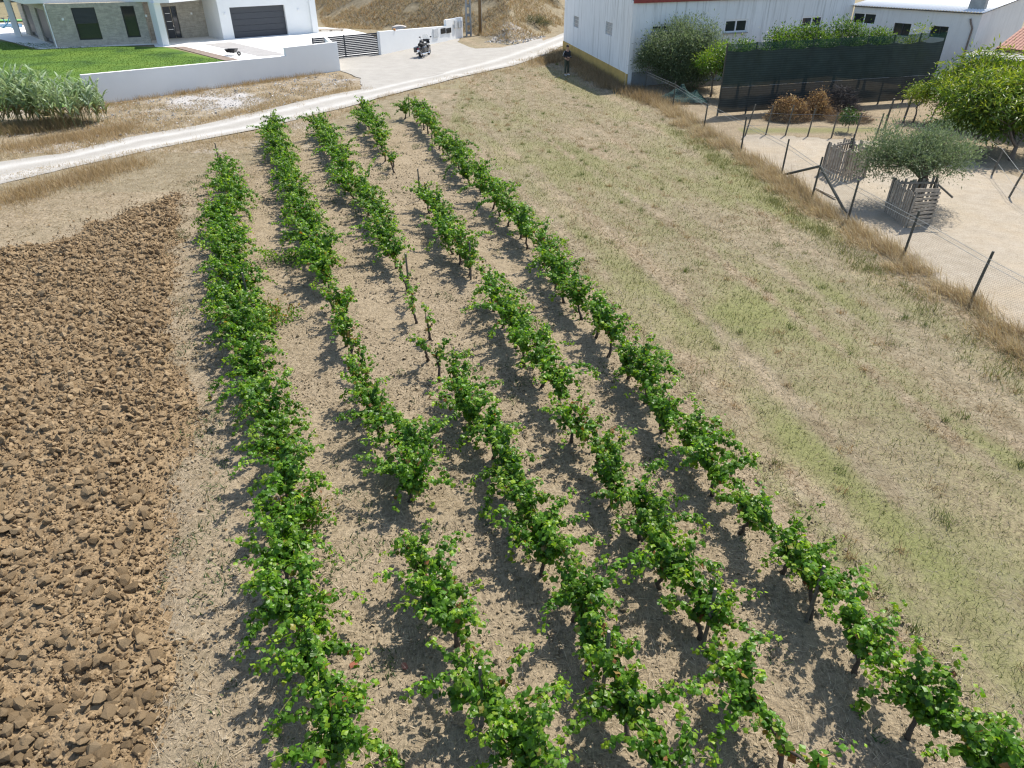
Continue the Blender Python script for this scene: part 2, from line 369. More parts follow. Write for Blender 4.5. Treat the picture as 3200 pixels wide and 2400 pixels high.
ROWS = {   # middle of each row's foliage in the photograph (px, py, vigour, spread); placed at 0.72 m above the soil
 1: [(690, 503, 1.0, .7), (719, 594, 1.0, .9), (690, 660, 1.05, 1.2), (712, 735, 1.15, 1.35), (728, 800, 1.15, 1.3), (745, 845, 1.1, 1.1), (735, 900, 1.1, 1.3), (738, 960, 1.1, 1.35), (752, 1007, 1.05, 1.1), (774, 1062, 1.05, .95),
     (796, 1116, 1.0, 1.0), (802, 1170, 1.0, .9), (820, 1235, 1.0, .8), (835, 1301, 1.0, 1.0), (853, 1352, .95, .7), (868, 1453, .95, .7), (882, 1507, .95, .7), (889, 1562, 1.0, 1.0), (888, 1616, .9, .75), (889, 1688, .9, .75),
     (898, 1761, 1.0, .9), (910, 1830, 1.1, 1.1), (936, 1890, 1.1, 1.1), (953, 1962, 1.1, 1.0), (962, 2037, 1.05, 1.0), (985, 2101, 1.05, 1.1), (990, 2177, 1.05, 1.1), (995, 2248, 1.0, 1.1), (1004, 2324, 1.0, 1.0), (1012, 2420, 1, 1)],
 2: [(848, 372, .95, .6), (852, 410, 1.0, .8), (868, 452, 1.0, .75), (889, 503, 1.0, .75), (915, 550, 1.0, .75), (934, 597, 1.0, .75), (944, 641, .9, .7), (955, 684, .95, .8), (968, 738, 1.0, .9), (998, 774, 1.0, .95), (1006, 819, .95, .8), (1031, 874, .6, .4),
     (1056, 946, .8, .6), (1085, 1018, .65, .5), (1100, 1098, .65, .5), (1114, 1152, .65, .5), (1155, 1213, .9, .8), (1168, 1250, .95, .7), (1190, 1295, 1.0, .9), (1233, 1337, 1.1, 1.1), (1262, 1402, 1.05, 1.1), (1273, 1489, 1.0, .8),
     (1283, 1530, 0, 0), (1335, 1700, 0, 0), (1350, 1750, .85, .6), (1372, 1840, .95, .7), (1430, 1960, 1.0, .9), (1470, 2050, 1.0, .9), (1500, 2140, 1.0, .7), (1545, 2220, 1.0, .8), (1620, 2310, 1.05, 1.0), (1680, 2410, 1.0, .9)],
 3: [(985, 365, 1.0, .7), (1030, 431, .95, .65), (1052, 467, .9, .65), (1077, 518, .95, .65), (1106, 557, 1.0, .8), (1135, 597, 1.0, .8), (1160, 633, .95, .7), (1193, 684, .95, .7), (1212, 735, .95, .8), (1237, 772, .9, .65), (1262, 810, 0, 0), (1275, 835, .45, .3),
     (1298, 917, .5, .35), (1335, 997, .28, .3), (1350, 1080, .55, .5), (1395, 1120, .6, .5), (1452, 1185, .95, .6), (1471, 1245, .95, .7), (1515, 1298, .95, .75), (1572, 1345, .95, .8), (1600, 1426, .95, .7), (1650, 1489, .95, .6), (1666, 1571, .95, .6),
     (1691, 1646, .95, .65), (1722, 1715, .95, .6), (1765, 1775, .95, .6), (1795, 1830, .9, .55), (1825, 1932, .85, .6), (1850, 2004, .8, .55), (1900, 2080, 0, 0), (1945, 2140, .85, .5), (2006, 2232, .9, .5), (2061, 2324, .95, .8), (2130, 2420, .9, .8)],
 4: [(1128, 333, 1.0, .6), (1175, 387, .9, .55), (1193, 424, .8, .5), (1215, 463, .55, .4), (1232, 484, .4, .3), (1250, 500, 0, 0), (1320, 575, 0, 0), (1345, 608, .85, .5), (1370, 659, .9, .6), (1395, 695, .9, .6), (1421, 738, .95, .65), (1453, 767, .9, .6), (1475, 814, .6, .45),
     (1500, 850, 0, 0), (1545, 905, .95, .65), (1584, 951, .95, .65), (1607, 1008, .9, .6), (1645, 1060, .9, .6), (1690, 1105, .95, .6), (1738, 1160, .95, .6), (1780, 1229, .9, .55), (1800, 1279, .8, .5), (1835, 1348, .55, .4), (1895, 1385, .9, .6), (1920, 1457, .95, .7),
     (1960, 1520, .95, .65), (2015, 1577, .95, .6), (2040, 1653, .95, .6), (2085, 1715, 1.0, .8), (2150, 1780, 1.0, .9), (2200, 1860, .95, .6), (2255, 1962, .9, .6), (2302, 2046, .95, .6), (2330, 2122, .9, .5), (2427, 2198, .6, .35), (2490, 2320, .65, .4), (2600, 2420, .7, .5)],
 5: [(1258, 322, .95, .6), (1305, 337, 1.0, .6), (1334, 369, .95, .55), (1366, 409, .65, .4), (1395, 438, .9, .6), (1431, 474, .95, .55), (1464, 514, .95, .55), (1500, 550, .95, .55), (1536, 586, 1.0, .6), (1576, 622, 1.0, .6), (1609, 659, 1.0, .6), (1645, 695, 1.0, .6),
     (1674, 735, 1.0, .6), (1706, 778, .95, .55), (1742, 818, .9, .5), (1765, 850, .95, .55), (1805, 901, 1.0, .6), (1862, 964, 1.0, .55), (1906, 1014, 1.0, .55), (1956, 1065, 1.0, .55), (1994, 1128, .95, .5), (2043, 1174, 1.0, .55), (2080, 1246, 1.0, .55),
     (2145, 1325, 1.0, .6), (2202, 1380, 1.0, .6), (2271, 1452, 1.0, .6), (2318, 1514, .95, .55), (2354, 1564, .85, .5), (2405, 1600, .88, .5), (2445, 1655, .95, .5), (2505, 1720, .95, .55), (2530, 1785, .95, .55), (2590, 1845, 1.0, .65), (2659, 1890, 1.0, .7),
     (2705, 1946, 1.0, .6), (2756, 2021, 1.0, .6), (2806, 2080, 1.0, .6), (2848, 2143, .95, .6), (2933, 2227, 1.0, .6), (2996, 2275, 1.0, .65), (3059, 2333, 1.0, .65), (3122, 2393, 1.0, .65), (3190, 2470, 1, .6)]}
ROWPTS = {k: [(*G(px, py, .72)[:2], v, w) for px, py, v, w in r] for k, r in ROWS.items()}

# ------------------------------------------------------------------ terrain
BANK = [(-17.5, 81), (-12, 75.5), (-3.8, 72.4), (-1.8, 67.6), (.0, 65.2), (3.6, 72.8), (6.6, 83), (12, 100), (20, 150), (-60, 150), (-38, 112)]
WHBACK = [(4.2, 63), (7, 45.3)]
VINEYARD = [(x-1.1, y-.2) for x, y, _, _ in ROWPTS[1]]+[(x+.9, y+.1) for x, y, _, _ in ROWPTS[5]][::-1]
ROADPOLY = ROAD_FAR+ROAD_NEAR[::-1]

def ground_z(x, y):
    x = np.asarray(x, float); y = np.asarray(y, float)
    ins = inpoly(x, y, BANK); d = segdist(x, y, BANK+[BANK[0]])
    b = np.where(ins, np.minimum(d*.62, 9+0*d), 0.0); b = b*b/(b+.45)
    n = (fbm(x, y, 3.0, 11)-.5)*.10+(fbm(x, y, .8, 21)-.5)*.035
    flat = np.clip((y-30)/15, 0, 1)*(~ins)                      # level where walls and paving stand
    return b+b*.10*(fbm(x, y, 5, 31)-.5)*2+n*(1-flat)+np.where(ins, n*3, 0)-.02*flat

xs = np.concatenate([-60-np.geomspace(1, 900, 26)[::-1], np.arange(-60, -26, 1.0), np.arange(-26, 34, .25), np.arange(34, 62, 1.0), 62+np.geomspace(1, 900, 26)])
ys = np.concatenate([-40+np.arange(0, 42, 3.0), np.arange(2, 50, .25), np.arange(50, 84, .4), np.arange(84, 130, 2.0), 130+np.geomspace(1, 900, 26)])
X, Y = np.meshgrid(xs, ys); Z = ground_z(X, Y)
Z = np.where(segdist(X, Y, ROAD_FAR) < 0, Z, Z)
Z = np.where(inpoly(X, Y, ROADPOLY) | inpoly(X, Y, APRON), np.minimum(Z, .0)-.016, Z)
Z = np.where(inpoly(X, Y, PLOUGH) & (segdist(X, Y, PLOUGH+[PLOUGH[0]]) > .3), Z-.12, Z)
idx = np.arange(X.size).reshape(X.shape)
Fq = np.stack([idx[:-1, :-1], idx[:-1, 1:], idx[1:, 1:], idx[1:, :-1]], -1).reshape(-1, 4)

def zones(x, y):
    ny = fbm(x, y, 1.6, 41); nb = fbm(x, y, 5.0, 51); along = vnoise(x+.30*y, y*.22, .55, 61)*.6+vnoise(x+.30*y, y*.15, 1.3, 62)*.4
    green = np.clip(.16+.95*(nb-.42)+.60*(ny-.5)+.75*(along-.5), 0, .75)
    inv = inpoly(x, y, VINEYARD); soil = np.where(inv, .86+.3*(ny-.5), 0.0); green = np.where(inv, .05+.3*np.clip(ny-.62, 0, 1), green)
    fx = np.interp(y, [p[1] for p in FENCE[::-1]], [p[0] for p in FENCE[::-1]])
    rx = np.interp(y, [p[1] for p in ROWPTS[5][::-1]], [p[0] for p in ROWPTS[5][::-1]])
    field = (~inv) & (x > rx) & (x < fx)
    t = np.where(field, (x-rx)/np.maximum(fx-rx, .5), 0)
    green = np.where(field, green+.24*np.exp(-((t-.45)/.25)**2)*(y < 32)+.38*np.exp(-((fx-x-1.7)/.5)**2)*(.3+1.2*nb), green)
    soil = np.where(field, .30*(ny > .6)+.25*np.clip(1-t*3, 0, 1)+.55*np.exp(-((along-.25)/.13)**2), soil)
    dx = x-rx; line = np.zeros_like(x)
    for c0, wd in ((1.55, .16), (2.95, .18), (5.2, .16), (6.5, .2)): line = np.maximum(line, np.exp(-((dx-c0)/wd)**2)*np.clip(.25+1.5*(fbm(x, y, 2.2, 66)-.3), 0, 1))
    green = np.where(field, np.clip(green+.16+.15*np.exp(-((dx-2.2)/.9)**2)-.75*line, 0, .85), green); soil = np.where(field, np.maximum(soil, .75*line), soil)
    green = np.where(field, green*np.clip(1.35-y/55, .5, 1.1), green)
    left = (~inv) & (x < -3) & (y < 45); green = np.where(left, green*.10, green); soil = np.where(left & (y < 25), .62+.5*(ny-.5), soil)
    sand = np.where(inpoly(x, y, YARD), 1.0, 0.0)
    gard = (x > fx+.2) & ~inpoly(x, y, YARD); soil = np.where(gard, .75, soil); green = np.where(gard, green*.2, green)
    strip = np.exp(-((y-34.1-.05*(x-11))/.75)**2)*((x > 10.6) & (x < 17.5)); green = np.where(gard, np.maximum(green, .85*strip), green)
    verge = (y > 30) & (x < -8.5) & (~inpoly(x, y, ROADPOLY)) & (y < 56)
    p0 = G(660, 315); pale = np.where(verge, .75*np.exp(-(((x-p0[0])/2.4)**2+((y-p0[1])/1.9)**2))+.62*ny, 0)
    p1 = G(990, 262); soil = np.where(verge, .55+.4*np.exp(-(((x-p1[0])/2.6)**2+((y-p1[1])/2.4)**2)), soil); green = np.where(verge, .08, green)
    bk = inpoly(x, y, BANK); green = np.where(bk, .16+.30*(nb-.4), green); soil = np.where(bk, .32*ny, soil); pale = np.where(bk & (x > -3.2) & (y < 71), .55*ny+.25, pale)
    far = y > 86; green = np.where(far & ~bk, .45, green)
    shade = np.exp(-((x-(4.7-.22*(y-42)))/1.3)**2)*((y > 36) & (y < 53)); green = np.maximum(green, .62*shade*(.3+1.2*nb))
    return np.stack([np.clip(a, 0, 1) for a in (green, soil, sand, pale)], -1)

zn = zones(X.ravel(), Y.ravel())
me = np_mesh('ground', np.stack([X.ravel(), Y.ravel(), Z.ravel()], -1), Fq, M['ground'], zn, True, 'Zone')
ground = tag(obj('ground', me), 'dry straw-coloured field ground with patches of green grass and bare soil', 'ground', kind='structure')

def resample(pts, step):
    P = np.array([p[:2] for p in pts], float); d = np.r_[0, np.cumsum(np.hypot(*np.diff(P, axis=0).T))]
    s = np.arange(0, d[-1], step); return np.stack([np.interp(s, d, P[:, 0]), np.interp(s, d, P[:, 1])], -1), s

def strip_mesh(name, left, right, mat, z, n, cols=9, rag=.18, tracks=True):
    """a ribbon between two edge lines, with ragged edges; Zone red channel marks the worn wheel tracks"""
    def even(pl):
        P = np.array(pl, float); d = np.r_[0, np.cumsum(np.hypot(*np.diff(P, axis=0).T))]; s = np.linspace(0, d[-1], n)
        return np.stack([np.interp(s, d, P[:, 0]), np.interp(s, d, P[:, 1])], -1)
    A, B = even(left), even(right); t = np.linspace(0, 1, cols)[None, :, None]
    r = np.random.default_rng(5); k = np.linspace(0, n*.5, n)
    A = A+(fbm(k, k*0, 2.0, 71)[:, None]-.5)*rag*4; B = B+(fbm(k, k*0+9, 2.0, 72)[:, None]-.5)*rag*4
    V = A[:, None]*(1-t)+B[:, None]*t; tt = np.broadcast_to(t[..., 0], V.shape[:2])
    tr = np.exp(-((tt-.27)/.10)**2)+np.exp(-((tt-.75)/.11)**2) if tracks else tt*0
    zz = z-.016*tr
    V3 = np.concatenate([V, zz[..., None]], -1).reshape(-1, 3); ii = np.arange(n*cols).reshape(n, cols)
    Fq = np.stack([ii[:-1, :-1], ii[:-1, 1:], ii[1:, 1:], ii[1:, :-1]], -1).reshape(-1, 4)
    zc = np.zeros((n*cols, 4)); zc[:, 0] = np.clip(tr.reshape(-1)*(.75+.5*fbm(V3[:, 0], V3[:, 1], 1.5, 81)), 0, 1)
    return np_mesh(name, V3, Fq, mat, zc, True, 'Zone')
tag(obj('gravel_road', strip_mesh('gravel_road', ROAD_FAR, ROAD_NEAR, M['road'], .012, 240, 21)), 'pale gravel track with worn wheel lines crossing above the vineyard', 'road', kind='structure')

def sheet(name, poly, z, mat, label, cat, ragged=0.0, seed=0, kind='structure'):
    P, s = resample(list(poly)+[poly[0]], .5)
    if ragged: P = P+(np.stack([fbm(s, s*0, 1.2, seed), fbm(s, s*0+7, 1.2, seed+3)], -1)-.5)*2*ragged
    bm = bmesh.new(); vs_ = [bm.verts.new((x, y, z)) for x, y in P]; f = bm.faces.new(vs_)
    if f.normal.z < 0: f.normal_flip()
    bmesh.ops.triangulate(bm, faces=[f]); me = bpy.data.meshes.new(name); bm.to_mesh(me); bm.free(); me.materials.append(mat)
    return tag(obj(name, me), label, cat, kind=kind)
sheet('gravel_apron', APRON, .006, M['road'], 'pale gravel forecourt outside the dark slatted gate', 'forecourt', .22, 91)

# ------------------------------------------------------------------ ploughed soil: lumpy sheet and angular clods
def hull_variants(n, k, seed, flat=.75):
    out = []; r = random.Random(seed)
    for _ in range(n):
        bm = bmesh.new()
        for _ in range(k):
            v = Vector((r.gauss(0, 1), r.gauss(0, 1), r.gauss(0, 1))).normalized()*(.74+.40*r.random())
            bm.verts.new((v.x, v.y*(.65+.3*r.random()), v.z*flat))
        h = bmesh.ops.convex_hull(bm, input=bm.verts); bmesh.ops.delete(bm, geom=list({e for e in h['geom_interior']+h['geom_unused'] if isinstance(e, bmesh.types.BMVert)}), context='VERTS')
        bmesh.ops.triangulate(bm, faces=bm.faces); bm.verts.index_update()
        out.append((np.array([v.co[:] for v in bm.verts]), np.array([[v.index for v in f.verts] for f in bm.faces]))); bm.free()
    return out
HULLS = hull_variants(10, 26, 4, .60); SMALLH = hull_variants(8, 7, 8)

def rand_rot(n, rng):
    q = rng.normal(size=(n, 4)); q /= np.linalg.norm(q, axis=1, keepdims=True); w, x, y, z = q.T
    return np.stack([np.stack([1-2*(y*y+z*z), 2*(x*y-z*w), 2*(x*z+y*w)], -1), np.stack([2*(x*y+z*w), 1-2*(x*x+z*z), 2*(y*z-x*w)], -1),
                     np.stack([2*(x*z-y*w), 2*(y*z+x*w), 1-2*(x*x+y*y)], -1)], 1)

def clod_cloud(pos, size, variants, rng, c0, c1):
    Vs, Fs, Cs = [], [], []; o = 0; which = rng.integers(0, len(variants), len(pos))
    for k, (tv, tf) in enumerate(variants):
        m = which == k
        if not m.any(): continue
        V, Fa = scatter(tv, tf, pos[m], rand_rot(m.sum(), rng), size[m][:, None]*rng.uniform(.75, 1.25, (m.sum(), 3)))
        t = rng.random((m.sum(), 1)); col = np.array(c0)*(1-t)+np.array(c1)*t
        Vs.append(V); Fs.append(Fa+o); Cs.append(np.repeat(col, len(tv), 0)); o += len(V)
    return np.concatenate(Vs), np.concatenate(Fs), np.concatenate(Cs)

gx = np.arange(-24, -2.6, .085); gy = np.arange(2.2, 26.4, .085); PX, PY = np.meshgrid(gx, gy)
pin = inpoly(PX, PY, PLOUGH); pd = segdist(PX, PY, PLOUGH+[PLOUGH[0]])*np.where(pin, 1, -1)+(fbm(PX, PY, .9, 111, 3)-.5)*1.1-.10
pn = fbm(PX, PY, .42, 101, 3); pn2 = fbm(PX, PY, 1.3, 105, 2)
ridge = vnoise(PX*.93+PY*.30, PY*.2, .75, 108)
pn3 = 1-2*np.abs(fbm(PX, PY, .30, 109, 2)-.5)
PZ = np.clip(pd/.7, -.25, 1)*(.03+.22*(pn-.35)+.20*(pn2-.4)+.10*(ridge-.5)+.10*(pn3-.6))-.01
keep = (pd > -.35)
ii = np.arange(PX.size).reshape(PX.shape); kq = keep[:-1, :-1] & keep[1:, :-1] & keep[:-1, 1:] & keep[1:, 1:] & (pd[:-1, :-1] > -.25)
Fq = np.stack([ii[:-1, :-1], ii[:-1, 1:], ii[1:, 1:], ii[1:, :-1]], -1)[kq]
used, inv_ = np.unique(Fq, return_inverse=True)
EARTH0, EARTH1 = (.172, .118, .064), (.290, .210, .122)
pc = (np.array(EARTH0)*.92)[None]*(1-pn.ravel()[:, None])+np.array(EARTH1)[None]*pn.ravel()[:, None]
V = np.stack([PX.ravel(), PY.ravel(), PZ.ravel()], -1)[used]
plough = tag(obj('ploughed_soil', np_mesh('ploughed_soil', V, inv_.reshape(-1, 4), M['plough'], pc[used], True)), 'freshly ploughed brown earth strip beside the vines', 'soil', kind='structure')

def in_view(p, m=120):
    d = p[:, 1]*math.cos(TILT)+(CAM_H-p[:, 2])*math.sin(TILT); u = F_PX*p[:, 0]/d+1600
    v = F_PX*((CAM_H-p[:, 2])*math.cos(TILT)-p[:, 1]*math.sin(TILT))/d+1200
    return (u > -m) & (u < 3200+m) & (v > -m) & (v < 2400+m) & (d > 0), d

def plough_points(n, rng, edge=0.0):
    p = np.stack([rng.uniform(-24, -2.8, n), rng.uniform(2.4, 26, n)], -1)
    d = segdist(p[:, 0], p[:, 1], PLOUGH+[PLOUGH[0]]); ok = d*np.where(inpoly(p[:, 0], p[:, 1], PLOUGH), 1, -1)+(fbm(p[:, 0], p[:, 1], .9, 111, 3)-.5)*1.1-.10+rng.exponential(.12, n)*(edge <= 0)*np.where(rng.random(n) < .3, 4, 1) > edge
    p = p[ok]; ix = np.clip(((p[:, 0]+24)/.085).astype(int), 0, len(gx)-1); iy = np.clip(((p[:, 1]-2.2)/.085).astype(int), 0, len(gy)-1)
    p = np.c_[p, np.maximum(PZ[iy, ix], .0)]; vis, dd = in_view(p, 200); return p[vis], dd[vis]
rng = np.random.default_rng(77)
pb, db = plough_points(70000, rng, .15); sz = rng.lognormal(math.log(.044), .50, len(pb)); sz = np.clip(sz, .022, .105)
order = np.argsort(-(sz/db)); big = order[:300]; rest = order[300:]
clod_meshes = [np_mesh('clod', tv, tf, M['clod'], np.repeat((np.array(EARTH0)*(1-t)+np.array(EARTH1)*t)[None], len(tv), 0)) for (tv, tf), t in zip(HULLS, np.linspace(.15, 1.0, 10))]
for i in big:      # the clods that show largest: one object each, parts of the ploughed strip
    o = obj('clod', clod_meshes[i % 10], plough); s = sz[i]
    o.location = (pb[i, 0], pb[i, 1], pb[i, 2]+s*.30); o.scale = (s*random.uniform(.9, 1.35), s*random.uniform(.8, 1.2), s*random.uniform(.7, 1.1))
    o.rotation_euler = (random.uniform(-.6, .6), random.uniform(-.6, .6), random.uniform(0, 6.28))
V, Fa, Cc = clod_cloud(pb[rest]+np.c_[np.zeros((len(rest), 2)), sz[rest]*.2], sz[rest], HULLS, rng, EARTH0, EARTH1)
tag(obj('small_clods', np_mesh('small_clods', V, Fa, M['clod'], Cc), plough), kind='stuff')
ps, ds = plough_points(230000, rng, -.0); ss = np.clip(rng.lognormal(math.log(.022), .45, len(ps)), .009, .06)
V, Fa, Cc = clod_cloud(ps+np.c_[np.zeros((len(ps), 2)), ss*.3], ss, SMALLH, rng, EARTH0, EARTH1)
tag(obj('crumbs', np_mesh('crumbs', V, Fa, M['clod'], Cc), plough), kind='stuff')

# ------------------------------------------------------------------ loose ground cover: clods between the rows, straw, grass
def region_points(poly, n, rng, z=True):
    P = np.array(poly); lo, hi = P.min(0), P.max(0); p = rng.uniform(lo, hi, (n, 2)); p = p[inpoly(p[:, 0], p[:, 1], poly)]
    p = np.c_[p, ground_z(p[:, 0], p[:, 1]) if z else np.zeros(len(p))]; v, d = in_view(p, 150); return p[v], d[v]

rng = np.random.default_rng(88)
VINE_WIDE = [(x-1.9, y-.2) for x, y, _, _ in ROWPTS[1]]+[(x+1.3, y+.1) for x, y, _, _ in ROWPTS[5]][::-1]
p, d = region_points(VINE_WIDE, 150000, rng); k = fbm(p[:, 0], p[:, 1], 1.2, 131) > .42; k &= rng.random(len(p)) < np.clip(14/d, .15, 1); p = p[k]
s = np.clip(rng.lognormal(math.log(.019), .5, len(p)), .008, .07)
V, Fa, Cc = clod_cloud(p+np.c_[np.zeros((len(p), 2)), s*.2], s, SMALLH, rng, (.23, .18, .115), (.35, .285, .195))
tag(obj('vineyard_clods', np_mesh('vineyard_clods', V, Fa, M['clod'], Cc)), 'small crumbly grey-brown clods scattered between the vine rows', 'clods', kind='stuff')

TRI_V = np.array([[-.5, 0, 0], [.5, 0, 0], [0, 1, 0]]); TRI_F = np.array([[0, 1, 2]])
BLADE_V = np.array([[-.5, 0, 0], [.5, 0, 0], [.36, .5, .0], [-.36, .5, .0], [0, 1, -.14]]); BLADE_F = np.array([[0, 1, 2], [0, 2, 3], [3, 2, 4]])

def pick(palette, n, rng, jitter=.18):
    pal = np.array(palette); c = pal[rng.integers(0, len(pal), n)]; return c*rng.uniform(1-jitter, 1+jitter, (n, 1))

def blades(name, p, length, width, lean, palette, rng, label, cat, mat='blade', az=None, bend=True, parent=None, col=None):
    """grass blades: lean = angle from upright (rad)"""
    n = len(p); a = rng.uniform(0, 2*math.pi, n) if az is None else az+rng.normal(0, .5, n)
    le = np.clip(lean+rng.normal(0, .22, n), .02, 1.52); y = np.stack([np.sin(le)*np.cos(a), np.sin(le)*np.sin(a), np.cos(le)], -1)
    nn = np.stack([-np.cos(le)*np.cos(a), -np.cos(le)*np.sin(a), np.sin(le)], -1)+rng.normal(0, .5, (n, 3)); R = frames_dir(y, nn)
    tv, tf = (BLADE_V, BLADE_F) if bend else (TRI_V, TRI_F)
    V, Fa = scatter(tv, tf, p, R, np.stack([width, length, length], -1)); c = pick(palette, n, rng) if col is None else col
    o = obj(name, np_mesh(name, V, Fa, M[mat], np.repeat(c, len(tv), 0)), parent)
    return tag(o, label, cat, kind='stuff')

DRY = [(.40, .32, .205), (.34, .265, .16), (.46, .385, .27), (.30, .225, .13), (.38, .30, .20)]
RUST = [(.34, .215, .105), (.29, .18, .085), (.38, .27, .14), (.40, .30, .17), (.25, .165, .085)]
GRN = [(.160, .178, .055), (.20, .205, .075), (.125, .148, .046), (.24, .235, .10)]
p, d = region_points(VINE_WIDE, 230000, rng); k = (rng.random(len(p)) < np.clip(13/d, .12, 1)*np.clip(.35+1.3*(fbm(p[:, 0], p[:, 1], 1.5, 141)-.35), .1, 1)); p = p[k]; p[:, 2] += .012
blades('straw_litter', p, rng.uniform(.06, .22, len(p)), rng.uniform(.005, .010, len(p)), np.full(len(p), 1.36), [(.46, .385, .275), (.38, .305, .205), (.54, .46, .345), (.28, .215, .14), (.42, .345, .25)], rng, 'pale straw litter lying between the vine rows', 'straw', bend=False)

FIELD = [(x+.75, y) for x, y, _, _ in ROWPTS[5]][::-1]+[(-2.2, 49.5), (0.5, 53.2), (3.0, 56.5), (6.4, 45)]+[(x-.1, y) for x, y in FENCE]
p, d = region_points(FIELD, 420000, rng); zz = zones(p[:, 0], p[:, 1])
k = rng.random(len(p)) < np.clip(11/d, .16, 1)*.8; p, d, zz = p[k], d[k], zz[k]; g = rng.random(len(p)) < np.clip((zz[:, 0]-.12)*1.5, .03, .9)
clump = fbm(p[:, 0], p[:, 1], .5, 151); hh = rng.uniform(.05, .13, len(p))*(.6+1.0*clump); ww = rng.uniform(.006, .011, len(p))*np.clip(d/10, 1, 2.2)
tone = fbm(p[:, 0]+.3*p[:, 1], p[:, 1]*.35, 1.1, 153)[:, None]; dryc = pick([(.345, .298, .212), (.28, .238, .16), (.42, .365, .27)], len(p), rng)*(1-np.clip((tone-.42)*4, 0, 1))+pick([(.30, .22, .125), (.35, .26, .15), (.25, .185, .11)], len(p), rng)*np.clip((tone-.42)*4, 0, 1)
col = np.where(g[:, None], pick(GRN, len(p), rng), dryc)
blades('field_grass', p, hh*np.where(g, .9, 1.15), ww, np.where(g, .7, 1.15), DRY, rng, 'short mown dry grass mixed with green shoots on the open field', 'grass', col=col, bend=False)

r8 = np.random.default_rng(19); fp = np.array(FIELD); tc_ = r8.uniform(fp.min(0), fp.max(0), (900, 2)); tc_ = tc_[inpoly(tc_[:, 0], tc_[:, 1], FIELD)]
FIELD_TUFTS = tc_
# green weeds in the vine rows and beside the ploughed strip
p, d = region_points([(x-1.9, y) for x, y, _, _ in ROWPTS[1]]+[(x+.9, y+.1) for x, y, _, _ in ROWPTS[5]][::-1], 120000, rng)
w = vnoise(p[:, 0], p[:, 1], .38, 161)*.65+fbm(p[:, 0], p[:, 1], 2.5, 165)*.35
lx = np.interp(p[:, 1], [q[1] for q in ROWPTS[1][::-1]], [q[0] for q in ROWPTS[1][::-1]]); w = w+.16*np.exp(-((p[:, 0]-lx+1.15)/.4)**2)
p = p[w > .735]
blades('low_weeds', p, rng.uniform(.05, .13, len(p)), rng.uniform(.010, .022, len(p)), np.full(len(p), .75), [(.055, .10, .030), (.075, .125, .040), (.05, .085, .035), (.10, .14, .045)], rng, 'small dark green weeds dotted over the vineyard soil', 'weeds')

def tuft_field(name, centers, rad, per, hmin, hmax, wid, lean, palette, seed, label, cat, az=None, mat='blade'):
    r = np.random.default_rng(seed); n = len(centers)*per; c = np.repeat(np.asarray(centers, float), per, 0); o = r.normal(0, 1, (n, 2))*np.repeat(np.asarray(rad)*np.ones(len(centers)), per)[:, None]*.5
    p = np.c_[c[:, :2]+o, np.zeros(n)]; p[:, 2] = ground_z(p[:, 0], p[:, 1])-.01
    v, d = in_view(p, 250); p = p[v]; n = len(p)
    return blades(name, p, r.uniform(hmin, hmax, n), r.uniform(wid*.7, wid*1.3, n), r.uniform(.1, 1, n)*lean, palette, r, label, cat, mat, az)

tuft_field('green_tufts', FIELD_TUFTS[:140], r8.uniform(.08, .22, 140)[:len(FIELD_TUFTS[:140])], 46, .06, .20, .009, .8, [(.075, .115, .03), (.11, .16, .035), (.17, .20, .05)], 21, 'small darker green grass tufts dotted over the open field', 'grass')
tuft_field('dry_tufts', FIELD_TUFTS[140::2], r8.uniform(.08, .24, 2000)[:len(FIELD_TUFTS[140::2])], 40, .06, .22, .009, 1.1, RUST+DRY[:2], 22, 'small tawny dry grass tufts dotted over the open field', 'grass')
def along(pts, n, spread, rng):
    P, s = resample(pts, .05); i = rng.integers(0, len(P), n); return P[i]+rng.normal(0, spread, (n, 2))
r9 = np.random.default_rng(9)
fl = [(x-.55, y) for x, y in FENCE]
def clumpy(c, seed, cut): return c[fbm(c[:, 0], c[:, 1], .9, seed) > cut]
tuft_field('tall_dry_grass', np.concatenate([clumpy(along(fl, 620, .34, r9), 191, .47), clumpy(along([(x-.12, y) for x, y in FENCE], 420, .15, r9), 192, .40)]), .34, 44, .18, .52, .011, 1.25, [(.43, .33, .185), (.49, .39, .24), (.37, .27, .145), (.53, .44, .29), (.31, .22, .115)], 12,
           'tall tawny dry grass leaning along the wire fence', 'grass', az=2.6)
tuft_field('green_edge_grass', along([(x-1.45, y-.2) for x, y in FENCE[2:]], 200, .28, r9), .35, 26, .10, .26, .011, .9, GRN, 13, 'fresh green grass strip in front of the tall dry grass', 'grass')
wallfoot = [(6.9, 45.0), (6.2, 49), (5.3, 54), (4.3, 60.5)]
tuft_field('wall_foot_weeds', np.concatenate([along([(x-.7, y) for x, y in wallfoot], 260, .42, r9), along([(6.6, 44.5), (7.3, 42.5), (8.2, 40)], 150, .45, r9), along([(2.2, 55.0), (3.4, 57.0)], 60, .6, r9)]), .45, 40, .18, .60, .014, .9,
           [(.33, .24, .14), (.27, .195, .115), (.38, .285, .17), (.20, .15, .09)], 14, 'tangled brown dead weeds along the ochre wall base', 'weeds')
road_near_edge = [(x+.5, y-.55) for x, y in ROAD_NEAR[2:-3]]; road_far_edge = [(x-.35, y+.45) for x, y in ROAD_FAR[2:9]]
tuft_field('roadside_grass', np.concatenate([clumpy(along(road_near_edge, 620, .6, r9), 193, .45), clumpy(along(road_far_edge, 420, .35, r9), 194, .45)]), .40, 22, .10, .28, .012, 1.1, [(.40, .29, .16), (.45, .35, .21), (.34, .235, .125), (.49, .40, .27)], 15, 'rusty brown dry grass fringing the gravel track', 'grass')
